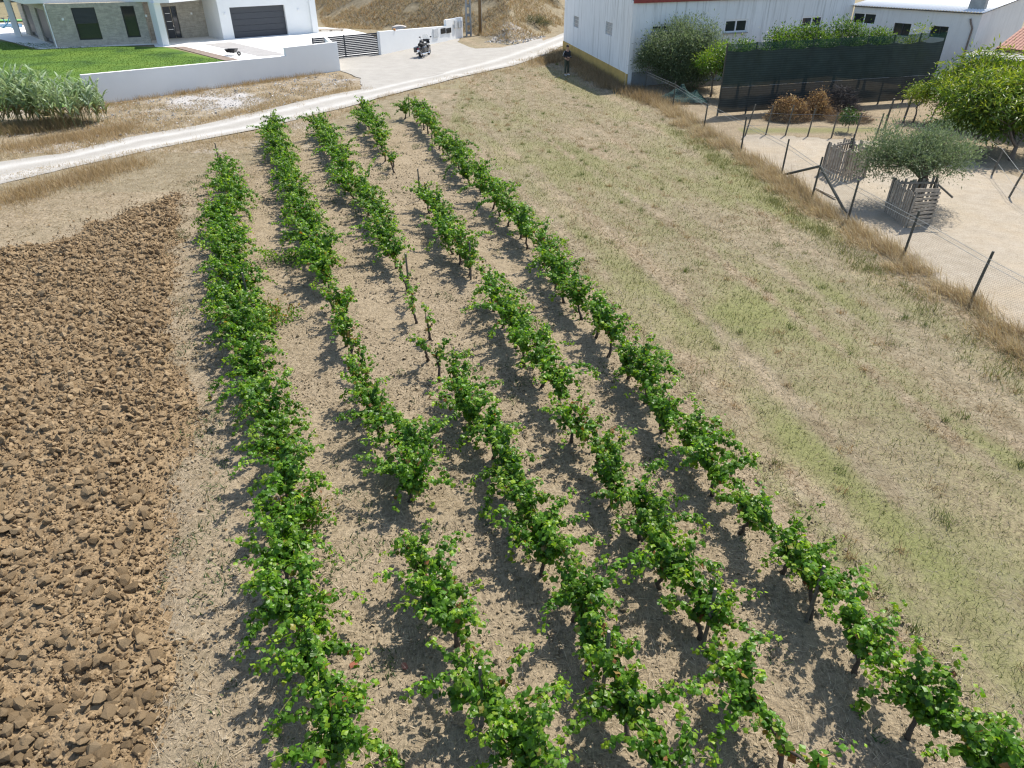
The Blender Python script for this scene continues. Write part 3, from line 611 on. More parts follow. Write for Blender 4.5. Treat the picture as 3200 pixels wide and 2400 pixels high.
tuft_field('left_verge_grass', np.concatenate([along(GP((0, 640), (150, 590), (300, 550), (420, 510)), 240, .5, r9), along(GP((0, 470), (120, 450), (300, 420), (420, 395)), 260, .55, r9), along(GP((285, 335), (640, 283), (1000, 232)), 130, .12, r9)]), .45, 26, .14, .40, .012, .95, [(.40, .29, .16), (.45, .35, .21), (.34, .235, .125), (.27, .20, .11)], 16,
           'clumps of brown dry grass on the verge below the garden wall', 'grass')
p, d = region_points([(-24, 19.5), (-15, 20.0), (-12.2, 25.5), (-9.6, 24.5), (-8.6, 38), (-20, 27)], 60000, rng); k = rng.random(len(p)) < .8
blades('straw_stubble', p[k], rng.uniform(.06, .16, k.sum()), rng.uniform(.010, .02, k.sum()), np.full(k.sum(), 1.2), DRY+[(.46, .38, .26)], rng, 'flattened pale straw between the track and ploughed soil', 'straw', bend=False)
vg = GP((282, 334), (640, 284), (1060, 226), (1110, 262), (1006, 303), (640, 385), (211, 476))
p, d = region_points(vg, 50000, rng); k = fbm(p[:, 0], p[:, 1], 1.1, 171) > .50; p = p[k]
blades('verge_stubble', p, rng.uniform(.08, .24, len(p)), rng.uniform(.012, .024, len(p)), np.full(len(p), .9), DRY+RUST[:3]+[(.16, .17, .07)], rng, 'sparse dry stubble on the stony verge below the garden wall', 'grass', bend=False)
p, d = region_points(vg, 9000, rng); s = np.clip(rng.lognormal(math.log(.03), .5, len(p)), .015, .11)
V, Fa, Cc = clod_cloud(p+np.c_[np.zeros((len(p), 2)), s*.2], s, SMALLH, rng, (.30, .275, .245), (.58, .56, .53))
tag(obj('verge_rubble', np_mesh('verge_rubble', V, Fa, M['clod'], Cc)), 'whitish stone rubble strewn on the verge below the garden wall', 'rubble', kind='stuff')
p, d = region_points([(-18.5, 78), (-12, 75.6), (-3.8, 72.6), (-1.8, 67.8), (0, 65.6), (3.6, 73), (6.6, 84), (8, 96), (-24, 96)], 90000, rng); k = fbm(p[:, 0], p[:, 1], 2.0, 181) > .36; p = p[k]
blades('bank_grass', p, rng.uniform(.25, .6, len(p)), rng.uniform(.025, .05, len(p)), np.full(len(p), .9), DRY+RUST+[(.17, .165, .075)], rng, 'dry brown grass covering the earth bank behind the gate', 'grass', bend=False)
p, d = region_points([(-2.4, 66.6), (.2, 64.6), (3.2, 70.5), (1.5, 70.5), (-1, 69)], 1500, rng); s = np.clip(rng.lognormal(math.log(.06), .6, len(p)), .02, .26)
V, Fa, Cc = clod_cloud(p, s, SMALLH, rng, (.28, .27, .25), (.52, .50, .47))
tag(obj('bank_rubble', np_mesh('bank_rubble', V, Fa, M['clod'], Cc)), 'grey broken rubble at the foot of the earth bank', 'rubble', kind='stuff')

# ------------------------------------------------------------------ vines
a = np.linspace(0, 2*math.pi, 9)[:-1]+.39
rad = np.array([.62, 1.0, .72, 1.0, .70, 1.02, .74, .98])
LEAF_V = np.concatenate([[[0, 0, 0]], np.stack([rad*np.sin(a), rad*np.cos(a), -.22*rad**2+.10*np.cos(3*a)], -1)])
LEAF_F = np.array([[0, 1+(i+1) % 8, 1+i] for i in range(8)])
VG = [(.074, .178, .012), (.092, .210, .014), (.116, .240, .017), (.056, .140, .012), (.150, .268, .020)]
VTIP = [(.26, .37, .028), (.21, .335, .024)]
VOLD = [(.25, .23, .05), (.22, .10, .035), (.28, .19, .06)]

def shoot_path(p0, d0, length, rng, droop, step=.045):
    n = max(3, int(length/step)); d = np.array(d0, float); d /= np.linalg.norm(d); p = np.array(p0, float); out = [p.copy()]
    for i in range(n):
        d = d+rng.normal(0, .09, 3)+np.array([0, 0, -droop*(i/n)]); d /= np.linalg.norm(d); p = p+d*step; p[2] = max(p[2], .06); out.append(p.copy())
    return np.array(out)

def leaves_on(paths, rng, size, old, light):
    P, Nn, S, Cc = [], [], [], []
    for path, lush in paths:
        n = len(path); m = max(1, int(n*3.0*lush)); i = rng.integers(0, n, m); t = i/n
        off = rng.normal(0, 1, (m, 3)); off /= np.linalg.norm(off, axis=1, keepdims=True); off[:, 2] *= .7
        P.append(path[i]+off*rng.uniform(.03, .10, (m, 1))); nn = off*.75+np.array([0, 0, .75])+rng.normal(0, .38, (m, 3)); Nn.append(nn)
        S.append(size*rng.uniform(.6, 1.25, m)*(1-.45*t**2)); c = pick(VG, m, rng, .3); tip = (t > .75) & (rng.random(m) < .5); c[tip] = pick(VTIP, tip.sum(), rng, .2)
        o = rng.random(m) < old*(1.25-t); c[o] = pick(VOLD, o.sum(), rng, .25); Cc.append(c*light)
    return np.concatenate(P), np.concatenate(Nn), np.concatenate(S), np.concatenate(Cc)

def leaf_object(name, paths, rng, parent, size=.066, old=.02, light=1.0, mat='leaf'):
    P, Nn, S, Cc = leaves_on(paths, rng, size, old, light); V, Fa = scatter(LEAF_V, LEAF_F, P, frames(Nn, rng), S)
    o = obj(name, np_mesh(name, V, Fa, M[mat], np.repeat(Cc, len(LEAF_V), 0)), parent); o['kind'] = 'stuff'; return o

ORD = ['first', 'second', 'third', 'fourth', 'fifth', 'sixth', 'seventh', 'eighth', 'ninth', 'tenth', 'eleventh', 'twelfth', 'thirteenth', 'fourteenth', 'fifteenth', 'sixteenth', 'seventeenth', 'eighteenth', 'nineteenth', 'twentieth']
TENS = {20: 'twenty', 30: 'thirty', 40: 'forty', 50: 'fifty'}
def ordinal(n): return ORD[n-1] if n <= 20 else (TENS[n]+'-' if False else ('thirtieth' if n == 30 else 'fortieth' if n == 40 else 'fiftieth' if n == 50 else TENS[n//10*10]+'-'+ORD[n % 10-1]))
ROWNAME = {1: 'the row beside the ploughed soil', 2: 'the second row from the ploughed soil', 3: 'the middle row', 4: 'the second row from the mown field', 5: 'the row beside the mown field'}

def make_vine(x, y, row_d, vig, wide, rng, label):
    root = empty('grape_vine', (x, y, ground_z(x, y)-.01)); tag(root, label, 'vine', 'grape vines planted in rows')
    u = np.array([row_d[0], row_d[1], 0]); c = np.array([-row_d[1], row_d[0], 0]); h = rng.uniform(.30, .44)*(.7+.3*vig)
    lean = u*rng.normal(0, .10)+c*rng.normal(0, .06); mb = MB(); b = np.zeros(3)
    pts = [b+lean*t+np.array([rng.normal(0, .015), rng.normal(0, .015), h*t]) for t in (0, .25, .5, .75, 1)]; pts[0] = b
    mb.tube(pts, [.042, .032, .028, .027, .026], 7); heads = [pts[-1]]
    for sgn in (-1, 1):
        arm = [pts[-1]]
        for k in range(3): arm.append(arm[-1]+u*sgn*rng.uniform(.05, .12)+np.array([rng.normal(0, .02), rng.normal(0, .02), rng.uniform(.03, .10)]))
        mb.tube(arm, [.023, .019, .016, .013], 6); heads += arm[1:]
    mb.build('trunk', M['bark'], root, smooth=True)
    if vig < .3: n = 2
    else: n = int(round(rng.uniform(19, 23)*(.25+.75*vig)*(.75+.35*wide)*(1 if vig > .68 else .38)))
    paths = []
    for k in range(n):
        p0 = heads[rng.integers(0, len(heads))]; d = u*rng.normal(0, .78)+c*rng.normal(0, .52*wide+.06)+np.array([0, 0, rng.uniform(.35, 1.15)])
        paths.append((shoot_path(p0, d, rng.uniform(.50, .92)*(.40+.60*vig), rng, rng.uniform(.05, .30)), rng.uniform(.6, 1.25) if vig > .7 else .6))
    old = .035 if vig > .85 else .14
    leaf_object('foliage', paths, rng, root, .053, old, rng.uniform(.9, 1.1))
    canes = MB()
    for path, _ in paths[::2]: canes.tube(path[::4] if len(path) > 8 else path, [.006]*len(path[::4] if len(path) > 8 else path), 4)
    if canes.v: canes.build('canes', M['cane'], root)['kind'] = 'stuff'
    for k in range(rng.binomial(4, min(.8, .30*wide+.06)) if vig > .8 else 0):    # long shoots reaching out over the soil
        sg = rng.choice([-1, 1]); d = c*sg*rng.uniform(.5, 1)+u*rng.normal(0, .5)+np.array([0, 0, rng.uniform(.1, .8)])
        path = shoot_path(heads[rng.integers(0, len(heads))]+np.array([0, 0, .1]), d, rng.uniform(.75, 1.25), rng, rng.uniform(.05, .3))
        leaf_object('shoot', [(path, 1.5)], rng, root, .047, .01, rng.uniform(1.0, 1.15))
    return root

vine_spots = []
for row, pts in ROWPTS.items():
    P = np.array(pts); s = np.r_[0, np.cumsum(np.hypot(*np.diff(P[:, :2], axis=0).T))]; rv = np.random.default_rng(200+row); q = .15; n = 0
    while q < s[-1]:
        x, y, v, w = (np.interp(q, s, P[:, k]) for k in range(4)); i = np.searchsorted(s, q); i = min(max(i, 1), len(s)-1)
        if P[i-1, 2] == 0 or P[i, 2] == 0:
            if P[i-1, 2] == 0 and P[i, 2] == 0: q += .4; continue
            v, w = (P[i, 2], P[i, 3]) if P[i-1, 2] == 0 else (P[i-1, 2], P[i-1, 3])
            if (P[i, 2] == 0 and q-s[i-1] > .35) or (P[i-1, 2] == 0 and s[i]-q > .35): q += .3; continue
        dv = P[min(i+2, len(P)-1), :2]-P[max(i-2, 0), :2]; dv /= np.linalg.norm(dv); n += 1
        kind = 'bushy grape vine' if w > .88 else 'sparse grape vine' if v < .7 else 'leafy grape vine'
        make_vine(x+rv.normal(0, .05), y, dv, v, w, rv, f'{kind}, {ordinal(n)} from the gravel track in {ROWNAME[row]}')
        q += rv.uniform(.82, 1.0)

STAKE = [(671, 447, 1), (845, 358, 1), (1128, 300, 0), (1275, 294, 1), (1305, 528, 1), (1267, 794, 0), (756, 853, 1), (1467, 757, 1), (1903, 1976, 0), (2236, 1843, 0), (2576, 1772, 1), (1500, 2089, 1)]
STAKE_W = ['at the track end of the row beside the ploughed soil', 'at the track end of the second row from the ploughed soil', 'at the track end of the fourth vine row', 'at the track end of the row beside the mown field', 'standing bare in the gap of the fourth vine row',
           'with a thin shoot climbing it in the middle vine row', 'sunk in bushy leaves of the row beside the ploughed soil', 'beside a sparse vine in the fourth vine row', 'beside half-bare vines in the middle row', 'between two forked trunks in the fourth vine row', 'poking out of the row beside the mown field', 'among leaves in the second row from the ploughed soil']
for (px, py, lo), w in zip(STAKE, STAKE_W):
    h = 1.05; q = G(px, py, h); t = empty('vine_stake', (q[0], q[1], -.05)); tag(t, 'weathered wooden stake '+w, 'stake', 'stakes in the vine rows')
    MB().tube([(0, 0, 0), (.01, 0, .6), (.0, .01, h+.05)], [.026, .025, .022], 7).build('shaft', M['post'], t)
    MB().tube([(0, .01, h+.051), (0, .01, h+.056)], [.021, .019], 7).build('sawn_top', M['slat'], t)

# ------------------------------------------------------------------ trees and shrubs
LONG_V = np.array([[0, 0, 0], [.5, .45, .06], [0, 1, -.10], [-.5, .45, .06], [0, .5, -.02]]); LONG_F = np.array([[0, 1, 4], [1, 2, 4], [2, 3, 4], [3, 0, 4]])

def limb_tree(root, h_split, clusters, r0, rng, bark='tree_bark', n_main=4, lean=(0, 0)):
    """trunk that splits into limbs which run on to the leaf clusters"""
    top = np.array([lean[0], lean[1], h_split]); mb = MB(); pts = [np.array([0, 0, -.08])]+[top*t+np.r_[rng.normal(0, .03, 2), 0] for t in (.3, .65)]+[top]
    mb.tube(pts, [r0*1.35, r0, r0*.85, r0*.75], 9); tr = mb.build('trunk', M[bark], root, smooth=True); cl = np.asarray(clusters)
    ang = np.arctan2(cl[:, 1]-top[1], cl[:, 0]-top[0]); lb = MB()
    for k in range(n_main):
        m = np.where(((ang+math.pi)/(2*math.pi)*n_main).astype(int) % n_main == k)[0]
        if not len(m): continue
        c = cl[m].mean(0); mid = top*.45+c*.55+rng.normal(0, .06, 3); lb.tube([top, top*.75+mid*.25+rng.normal(0, .05, 3), mid], [r0*.6, r0*.45, r0*.3], 7)
        for i in m: lb.tube([mid, mid*.5+cl[i]*.5+rng.normal(0, .05, 3), cl[i]], [r0*.22, r0*.14, r0*.05], 5)
    lb.build('limbs', M[bark], root, smooth=True)['kind'] = 'stuff'
    return tr

def crown(root, clusters, sig, per, lw, ll, palette, tips, rng, mat, droop=0.0, up=.5, name='crown'):
    n = len(clusters)*per; c = np.repeat(np.asarray(clusters), per, 0); s = np.repeat(np.asarray(sig)*np.ones(len(clusters)), per)[:, None]
    o = rng.normal(0, 1, (n, 3))*s*np.array([1, 1, .85]); p = c+o; d = o/np.maximum(np.linalg.norm(o, axis=1, keepdims=True), .01)+rng.normal(0, .55, (n, 3))+np.array([0, 0, up-droop])
    d[:, 2] -= droop; nn = np.array([0, 0, 1.0])+rng.normal(0, .7, (n, 3)); R = frames_dir(d, nn); sc = rng.uniform(.75, 1.25, n)
    V, Fa = scatter(LONG_V, LONG_F, p, R, np.stack([lw*sc, ll*sc, ll*sc], -1)); col = pick(palette, n, rng, .22)
    if tips is not None:
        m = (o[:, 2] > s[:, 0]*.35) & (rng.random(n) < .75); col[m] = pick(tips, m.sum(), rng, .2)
    o_ = obj(name, np_mesh(name, V, Fa, M[mat], np.repeat(col, len(LONG_V), 0)), root); o_['kind'] = 'stuff'; return o_

def ellipsoid_clusters(n, c, r, rng, shell=.55, low=-.75):
    out = []
    while len(out) < n:
        v = rng.normal(0, 1, 3); v /= np.linalg.norm(v)
        if v[2] < low: continue
        out.append(np.array(c)+np.array(r)*v*(shell+(1-shell)*rng.random())*rng.uniform(.82, 1.12))
    return np.array(out)

def tree(name, label, cat, base, h_split, c, r, ncl, sig, per, lw, ll, pal, tips, seed, mat, r0=.08, droop=0.0, up=.5, n_main=4, group=None, shell=.55, low=-.75, lean=(0, 0)):
    rng = np.random.default_rng(seed); t = empty(name, base); tag(t, label, cat, group); cl = ellipsoid_clusters(ncl, c, r, rng, shell, low)
    limb_tree(t, h_split, cl, r0, rng, n_main=n_main, lean=lean); crown(t, cl, sig, per, lw, ll, pal, tips, rng, mat, droop, up); return t
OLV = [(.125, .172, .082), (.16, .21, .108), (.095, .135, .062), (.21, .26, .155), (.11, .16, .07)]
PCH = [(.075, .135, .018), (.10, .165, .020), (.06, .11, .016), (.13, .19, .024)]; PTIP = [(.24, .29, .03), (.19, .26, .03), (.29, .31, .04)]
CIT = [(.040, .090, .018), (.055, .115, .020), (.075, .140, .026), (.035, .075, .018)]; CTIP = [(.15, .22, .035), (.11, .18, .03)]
b = G(2105, 268)
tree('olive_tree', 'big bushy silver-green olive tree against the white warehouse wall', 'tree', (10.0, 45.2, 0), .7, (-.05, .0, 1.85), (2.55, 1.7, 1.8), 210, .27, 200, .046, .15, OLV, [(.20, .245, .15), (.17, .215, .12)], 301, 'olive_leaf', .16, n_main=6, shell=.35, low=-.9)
b = G(2858, 650)
tree('olive_tree', 'round olive tree growing inside the pallet-board guard', 'tree', (b[0], b[1], 0), 1.0, (-.15, .25, 1.62), (1.95, 1.4, .80), 58, .27, 340, .028, .10, OLV, [(.18, .225, .13)], 302, 'olive_leaf', .20, n_main=5, shell=.35, low=-.6)
peach = [((3159, 503), (-.3, 1.3, 1.85), (2.5, 2.1, 1.25), 110, 311, 'tree with yellow-green drooping leaves, largest of the trees behind the inner fence'),
         ((3030, 392), (0, .2, 1.75), (2.2, 1.8, 1.3), 95, 312, 'leafy fruit tree close to the end of the dark shade net'),
         ((3240, 420), (.2, .3, 2.1), (2.2, 1.9, 1.5), 80, 313, 'tall yellow-green fruit tree in front of the lean-to shed')]
for (pp, c, r, n, sd, lb) in peach:
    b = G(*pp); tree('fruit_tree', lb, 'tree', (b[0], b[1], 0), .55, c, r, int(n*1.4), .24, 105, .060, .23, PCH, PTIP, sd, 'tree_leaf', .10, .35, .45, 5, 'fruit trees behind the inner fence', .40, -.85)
b = G(2854, 380)
tree('young_fruit_tree', 'small yellowish young tree with a bare forked stem beside the shade net', 'tree', (b[0], b[1], 0), .55, (.15, .2, 1.25), (.85, .7, .50), 22, .17, 75, .040, .15, PTIP, PCH, 314, 'tree_leaf', .045, .35, .4, 3)
b = G(2221, 300)
tree('young_fruit_tree', 'bright green young tree with thin stems between the olive and the shade net', 'tree', (b[0], b[1], 0), 1.0, (.0, .1, 1.95), (.95, .8, .75), 34, .19, 70, .05, .17, [(.10, .20, .02), (.14, .25, .025), (.075, .15, .02)], [(.24, .32, .03)], 315, 'tree_leaf', .05, .25, .4, 4)
for k, (px, dep, h, rx, lb) in enumerate([(2335, 1.6, 2.95, 1.1, 'citrus bush just showing over the net beside the olive'), (2455, 1.8, 3.55, 1.35, 'round citrus tree with pale blossoms behind the net'), (2555, 2.0, 3.8, 1.4, 'tallest dark green citrus tree behind the net'),
                                      (2650, 2.0, 3.75, 1.3, 'dense citrus tree in front of the blue-reflecting window'), (2745, 1.7, 3.35, 1.05, 'low citrus tree near the shaded wall windows'), (2862, 1.5, 3.62, .55, 'slender pale green shoot tree over the end of the net')]):
    q = G(px, 335-(px-2243)*.075); x, y = q[0]-.1*dep, q[1]+dep
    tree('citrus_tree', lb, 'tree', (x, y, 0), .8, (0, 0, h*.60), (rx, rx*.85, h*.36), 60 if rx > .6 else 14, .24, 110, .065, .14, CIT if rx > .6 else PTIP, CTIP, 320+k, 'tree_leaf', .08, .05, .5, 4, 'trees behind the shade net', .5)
b = G(2650, 412)
tree('sapling', 'small dark-leaved sapling drooping beside the inner fence', 'tree', (b[0], b[1], 0), .35, (-.12, .0, .72), (.32, .28, .38), 14, .10, 40, .05, .15, CIT, None, 331, 'tree_leaf', .02, .5, .1, 3)

def twig_heap(name, label, pos, r, h, n, ln, w, pal, seed, leafy):
    """a heap of cut brushwood: sticks and withered leaves"""
    rng = np.random.default_rng(seed); t = empty(name, pos); tag(t, label, 'brush pile', 'brush piles at the shade net')
    a = rng.uniform(0, 6.283, n); q = np.sqrt(rng.random(n)); zz = h*(1-q**2)*rng.random(n)**.6
    p = np.stack([r[0]*q*np.cos(a), r[1]*q*np.sin(a), zz+.02], -1); y = np.stack([np.cos(a)+rng.normal(0, .6, n), np.sin(a)+rng.normal(0, .6, n), rng.normal(.25, .5, n)], -1)
    R = frames_dir(y, rng.normal(0, 1, (n, 3))); L = ln*rng.uniform(.5, 1.3, n)
    st = np.array([[-.5, 0, -.3], [.5, 0, -.3], [0, 0, .6], [0, 1, 0]]); sf = np.array([[0, 1, 3], [1, 2, 3], [2, 0, 3]])
    V, Fa = scatter(st, sf, p, R, np.stack([w*np.ones(n), L, w*np.ones(n)], -1))
    o = obj('sticks', np_mesh('sticks', V, Fa, M['clod'], np.repeat(pick(pal, n, rng, .3), 4, 0)), t); o['kind'] = 'stuff'
    if leafy:
        m = leafy; i = rng.integers(0, n, m); pp = p[i]+rng.normal(0, .12, (m, 3)); pp[:, 2] = np.abs(pp[:, 2]); R = frames_dir(rng.normal(0, 1, (m, 3))-np.array([0, 0, .5]), rng.normal(0, 1, (m, 3)))
        V, Fa = scatter(LONG_V, LONG_F, pp, R, np.stack([.05*np.ones(m), .14*np.ones(m), .14*np.ones(m)], -1))
        o = obj('withered_leaves', np_mesh('withered_leaves', V, Fa, M['blade'], np.repeat(pick([(.36, .235, .115), (.30, .185, .09), (.42, .30, .16), (.22, .13, .065)], m, rng, .3), 5, 0)), t); o['kind'] = 'stuff'
BR = [(.16, .11, .07), (.20, .14, .09), (.12, .085, .06)]
for nm, lb, px, r, h, n, pal, sd, lf in [('brush_pile', 'wide heap of withered brown leafy prunings against the shade net', (2462, 374), (1.05, .6), 1.15, 600, BR, 341, 2800), ('brush_pile', 'taller ginger-brown heap of withered prunings beside the dark twigs', (2546, 366), (.7, .55), 1.3, 400, BR, 342, 2200),
                                         ('brush_pile', 'dark grey heap of bare twigs against the shade net', (2618, 352), (.9, .6), 1.25, 2000, [(.055, .048, .045), (.085, .075, .07), (.13, .12, .115)], 343, 0), ('brush_pile', 'low heap of pale straw and twigs behind the sapling', (2655, 380), (1.0, .4), .35, 700, [(.30, .22, .14), (.22, .16, .10)], 344, 100)]:
    b = G(*px); twig_heap(nm, lb, (b[0], b[1], 0), r, h, n, .55, .016, pal, sd, lf)

# giant reeds beside the garden wall, on the left
def reeds(pos, n, rx, ry, seed):
    rng = np.random.default_rng(seed); t = empty('giant_reed_clump', pos); tag(t, 'tall grey-green giant reed clump beside the end of the garden wall', 'reeds')
    stems = MB(); P, D, Lw, Cc = [], [], [], []
    for k in range(n):
        x, y = rng.uniform(-rx, rx), rng.uniform(-ry, ry); h = rng.uniform(1.5, 2.5)*(1-.25*(abs(x)/rx)**2); lx, ly = rng.normal(0, .12, 2)
        pts = [np.array([x+lx*s**2*h, y+ly*s**2*h, h*s]) for s in (0, .35, .7, 1)]; stems.tube(pts, [.012, .011, .009, .004], 5)
        m = rng.integers(10, 14)
        for j in range(m):
            s = .22+.78*j/m; a = rng.uniform(0, 6.28); P.append([x+lx*s**2*h, y+ly*s**2*h, h*s]); D.append([math.cos(a), math.sin(a), rng.uniform(.7, 1.7)]); Lw.append(rng.uniform(.42, .72)); Cc.append([(.24, .33, .16), (.29, .38, .21), (.19, .28, .12), (.35, .43, .27)][rng.integers(0, 4)] if s > .34 else [(.27, .215, .11), (.20, .20, .08)][rng.integers(0, 2)])
    stems.build('stems', plain('reed_stem', (.17, .19, .08), .7), t)['kind'] = 'stuff'
    BL = np.array([[-.3, 0, 0], [.3, 0, 0], [-.5, .35, .05], [.5, .35, .05], [-.4, .7, -.05], [.4, .7, -.05], [0, 1, -.28]]); BF = np.array([[0, 1, 3], [0, 3, 2], [2, 3, 5], [2, 5, 4], [4, 5, 6]])
    L = np.array(Lw); V, Fa = scatter(BL, BF, np.array(P), frames_dir(np.array(D), np.tile([0, 0, 1.0], (len(P), 1))+rng.normal(0, .3, (len(P), 3))), np.stack([.085*np.ones(len(L)), L, L], -1))
    o = obj('leaves', np_mesh('leaves', V, Fa, M['blade'], np.repeat(np.array(Cc)*rng.uniform(.85, 1.15, (len(L), 1)), 7, 0)), t); o['kind'] = 'stuff'
reeds((-23.4, 35.6, 0), 150, 3.4, 1.3, 351)
tree('low_shrub', 'dark green shrub between the reeds and the garden wall end', 'shrub', (-22.0, 38.2, 0), .2, (0, 0, .75), (.55, .5, .55), 22, .16, 60, .04, .12, [(.06, .09, .035), (.085, .12, .05)], None, 352, 'tree_leaf', .03, 0, .6, 3)
tuft_field('reed_foot_grass', along(GP((0, 412), (110, 405), (220, 385)), 160, .5, r9), .5, 34, .25, .6, .014, .8, [(.22, .165, .09), (.17, .15, .07), (.28, .20, .11)], 17, 'brown dead grass at the foot of the reeds', 'grass')
for k, (px, py, rx, ry, lb) in enumerate([(925, 800, 1.05, .22, 'low strip of green creeper between the two rows by the plough'), (862, 985, .45, .42, 'reddish green low bush beside the bushy vine row'), (955, 1610, .32, .30, 'small reddish green bush at the foot of a vine')]):
    b = G(px, py, .2); rng = np.random.default_rng(360+k); t = empty('creeper', (b[0], b[1], 0)); tag(t, lb, 'creeper')
    cl = np.c_[rng.uniform(-rx, rx, 26), rng.uniform(-ry, ry, 26), rng.uniform(.08, .35 if k else .22, 26)]
    crown(t, cl, .09, 34, .045, .07, VG[:3], VOLD if k else VTIP, rng, 'leaf', 0, .7, 'foliage')
    st = MB()
    for c in cl[::2]: st.tube([(c[0]*.5, c[1]*.5, 0), (c[0]*.8, c[1]*.8, c[2]*.6), tuple(c)], [.006, .005, .003], 4)
    st.build('stems', M['cane'], t)['kind'] = 'stuff'

# bushes and scrub on the bank; hedge far left
for k, (x, y, s, lb) in enumerate([(2.2, 85.5, 1.5, 'dark scrub bush at the top of the bank beside the track'), (-.6, 86.5, 1.3, 'dark scrub bush in the middle of the bank top'), (3.9, 88, 1.6, 'largest dark scrub bush on the bank top beside the warehouse'), (2.1, 73.4, .75, 'small grey-brown bush low on the bank beside the warehouse'), (3.0, 74.8, .6, 'tiny dark bush on the bank next to the warehouse corner')]):
    z = float(ground_z(x, y)); tree('scrub_bush', lb, 'bush', (x, y, z-.1), .2, (0, 0, .55*s), (1.3*s, 1.0*s, .6*s), 30, .22*s, 55, .05*s, .13*s, [(.045, .058, .026), (.07, .08, .035), (.12, .105, .05)], None, 370+k, 'tree_leaf', .05, 0, .4, 4, 'scrub bushes on the bank')
t = empty('hedge', (-76, 112, 0)); tag(t, 'dark green hedge beyond the swimming pool', 'hedge'); rng = np.random.default_rng(380)
crown(t, np.c_[rng.uniform(-16, 14, 260), rng.uniform(-1, 1, 260), rng.uniform(.3, 3.4, 260)], .45, 60, .16, .34, CIT, None, rng, 'tree_leaf', 0, .4, 'foliage')
st = MB()
for x in np.arange(-15, 14, 1.6): st.tube([(x, 0, 0), (x+.1, .1, 1), (x, 0, 2.6)], [.07, .05, .02], 6)
st.build('stems', M['tree_bark'], t)['kind'] = 'stuff'

# ------------------------------------------------------------------ wire fence along the field
def on_wall(px, py, A, B):
    """photo pixel -> (distance along wall AB, height)"""
    u = (px-1600)/F_PX; v = (py-1200)/F_PX; d = np.array((u, math.cos(TILT)-v*math.sin(TILT), -(math.sin(TILT)+v*math.cos(TILT))))
    A = np.array(A[:2], float); e = np.array(B[:2], float)-A; e /= np.linalg.norm(e)
    s, t = np.linalg.solve(np.array([[e[0], -d[0]], [e[1], -d[1]]]), -A); return s, CAM_H+d[2]*t

def fence(name, label, pts, heights, leans, mat, netting=True, zt=1.12, mesh=.075, wires=(1.0, 1.12)):
    t = empty(name, (pts[0][0], pts[0][1], 0)); tag(t, label, 'fence'); o = np.array([pts[0][0], pts[0][1]])
    L = [np.array(p[:2])-o for p in pts]
    for p, h, le in zip(L, heights, leans):
        if h: MB().tube([(p[0], p[1], -.15), (p[0]+le*.5, p[1], h*.5), (p[0]+le, p[1], h)], [.036, .035, .032], 8).build('post', M[mat], t)
    for z in wires:
        MB().tube([(p[0], p[1]-.045, z+(.012 if i % 2 else -.012)) for i, p in enumerate(L)], .006, 5).build('wire', M['wire'], t)
    if netting:
        mb = MB(); w = .0022
        for a, b in zip(L[:-1], L[1:]):
            n = np.linalg.norm(b-a); e = (b-a)/n; k = np.arange(-zt, n, mesh)
            for sg in (1, -1):
                for s0 in k:
                    s_a, s_b = (s0, s0+zt) if sg > 0 else (s0+zt, s0); ca, cb = max(0, min(n, s_a)), max(0, min(n, s_b))
                    za = .03+(ca-s_a)*sg; zb = .03+zt-(s_b-cb)*sg
                    if abs(ca-cb) < .01: continue
                    pa = a+e*ca; pb = a+e*cb; mb.add([(pa[0]-e[0]*w, pa[1]-e[1]*w, za), (pa[0]+e[0]*w, pa[1]+e[1]*w, za), (pb[0]+e[0]*w, pb[1]+e[1]*w, zb), (pb[0]-e[0]*w, pb[1]-e[1]*w, zb)], [(0, 1, 2, 3)])
        mb.build('netting', M['wire'], t)['kind'] = 'stuff'
    return t, o
ft, fo = fence('wire_fence', 'chain-link wire fence on dark wooden posts between the field and yard', FENCE, [1.27, 1.25, 1.37, 1.39, 1.30, 1.43, 1.30, 1.31, 1.27, 1.3, 1.3], [.02, 0, .04, .0, .02, .05, .03, .06, .10, .05, .05], 'post_dark')
p6 = np.array(FENCE[5])-fo
for q in (G(2447, 548), G(2643, 668)): MB().tube([(q[0]-fo[0], q[1]-fo[1], .02), (p6[0]+.04, p6[1], 1.12)], [.045, .045], 8).build('brace', M['post_dark'], ft)
q0, q1 = G(2545, 590), G(2612, 623); o = MB().bar((q0[0]-fo[0], q0[1]-fo[1], .06), (q1[0]-fo[0], q1[1]-fo[1], .06), .10, .03); o.build('loose_board', M['slat'], ft)
INNER = GP((2327, 424), (2392, 422), (2453, 424), (2523, 426), (2598, 429), (2668, 433), (2734, 435), (2883, 431))+[(18.9, 29.6), (18.37, 27.04), (17.27, 24.15), (16.8, 21.0)]
fence('wire_fence', 'low wire fence on thin leaning stakes between the sandy yard and orchard', INNER, [1.35, 1.29, 1.32, 1.19, 1.05, 1.1, 1.11, 1.3, 1.0, .95, 1.17, 1.2], [.25, .1, .13, .1, .05, .08, .1, .2, .1, .1, .25, .1], 'post', zt=.85, mesh=.10, wires=(.45, .95))
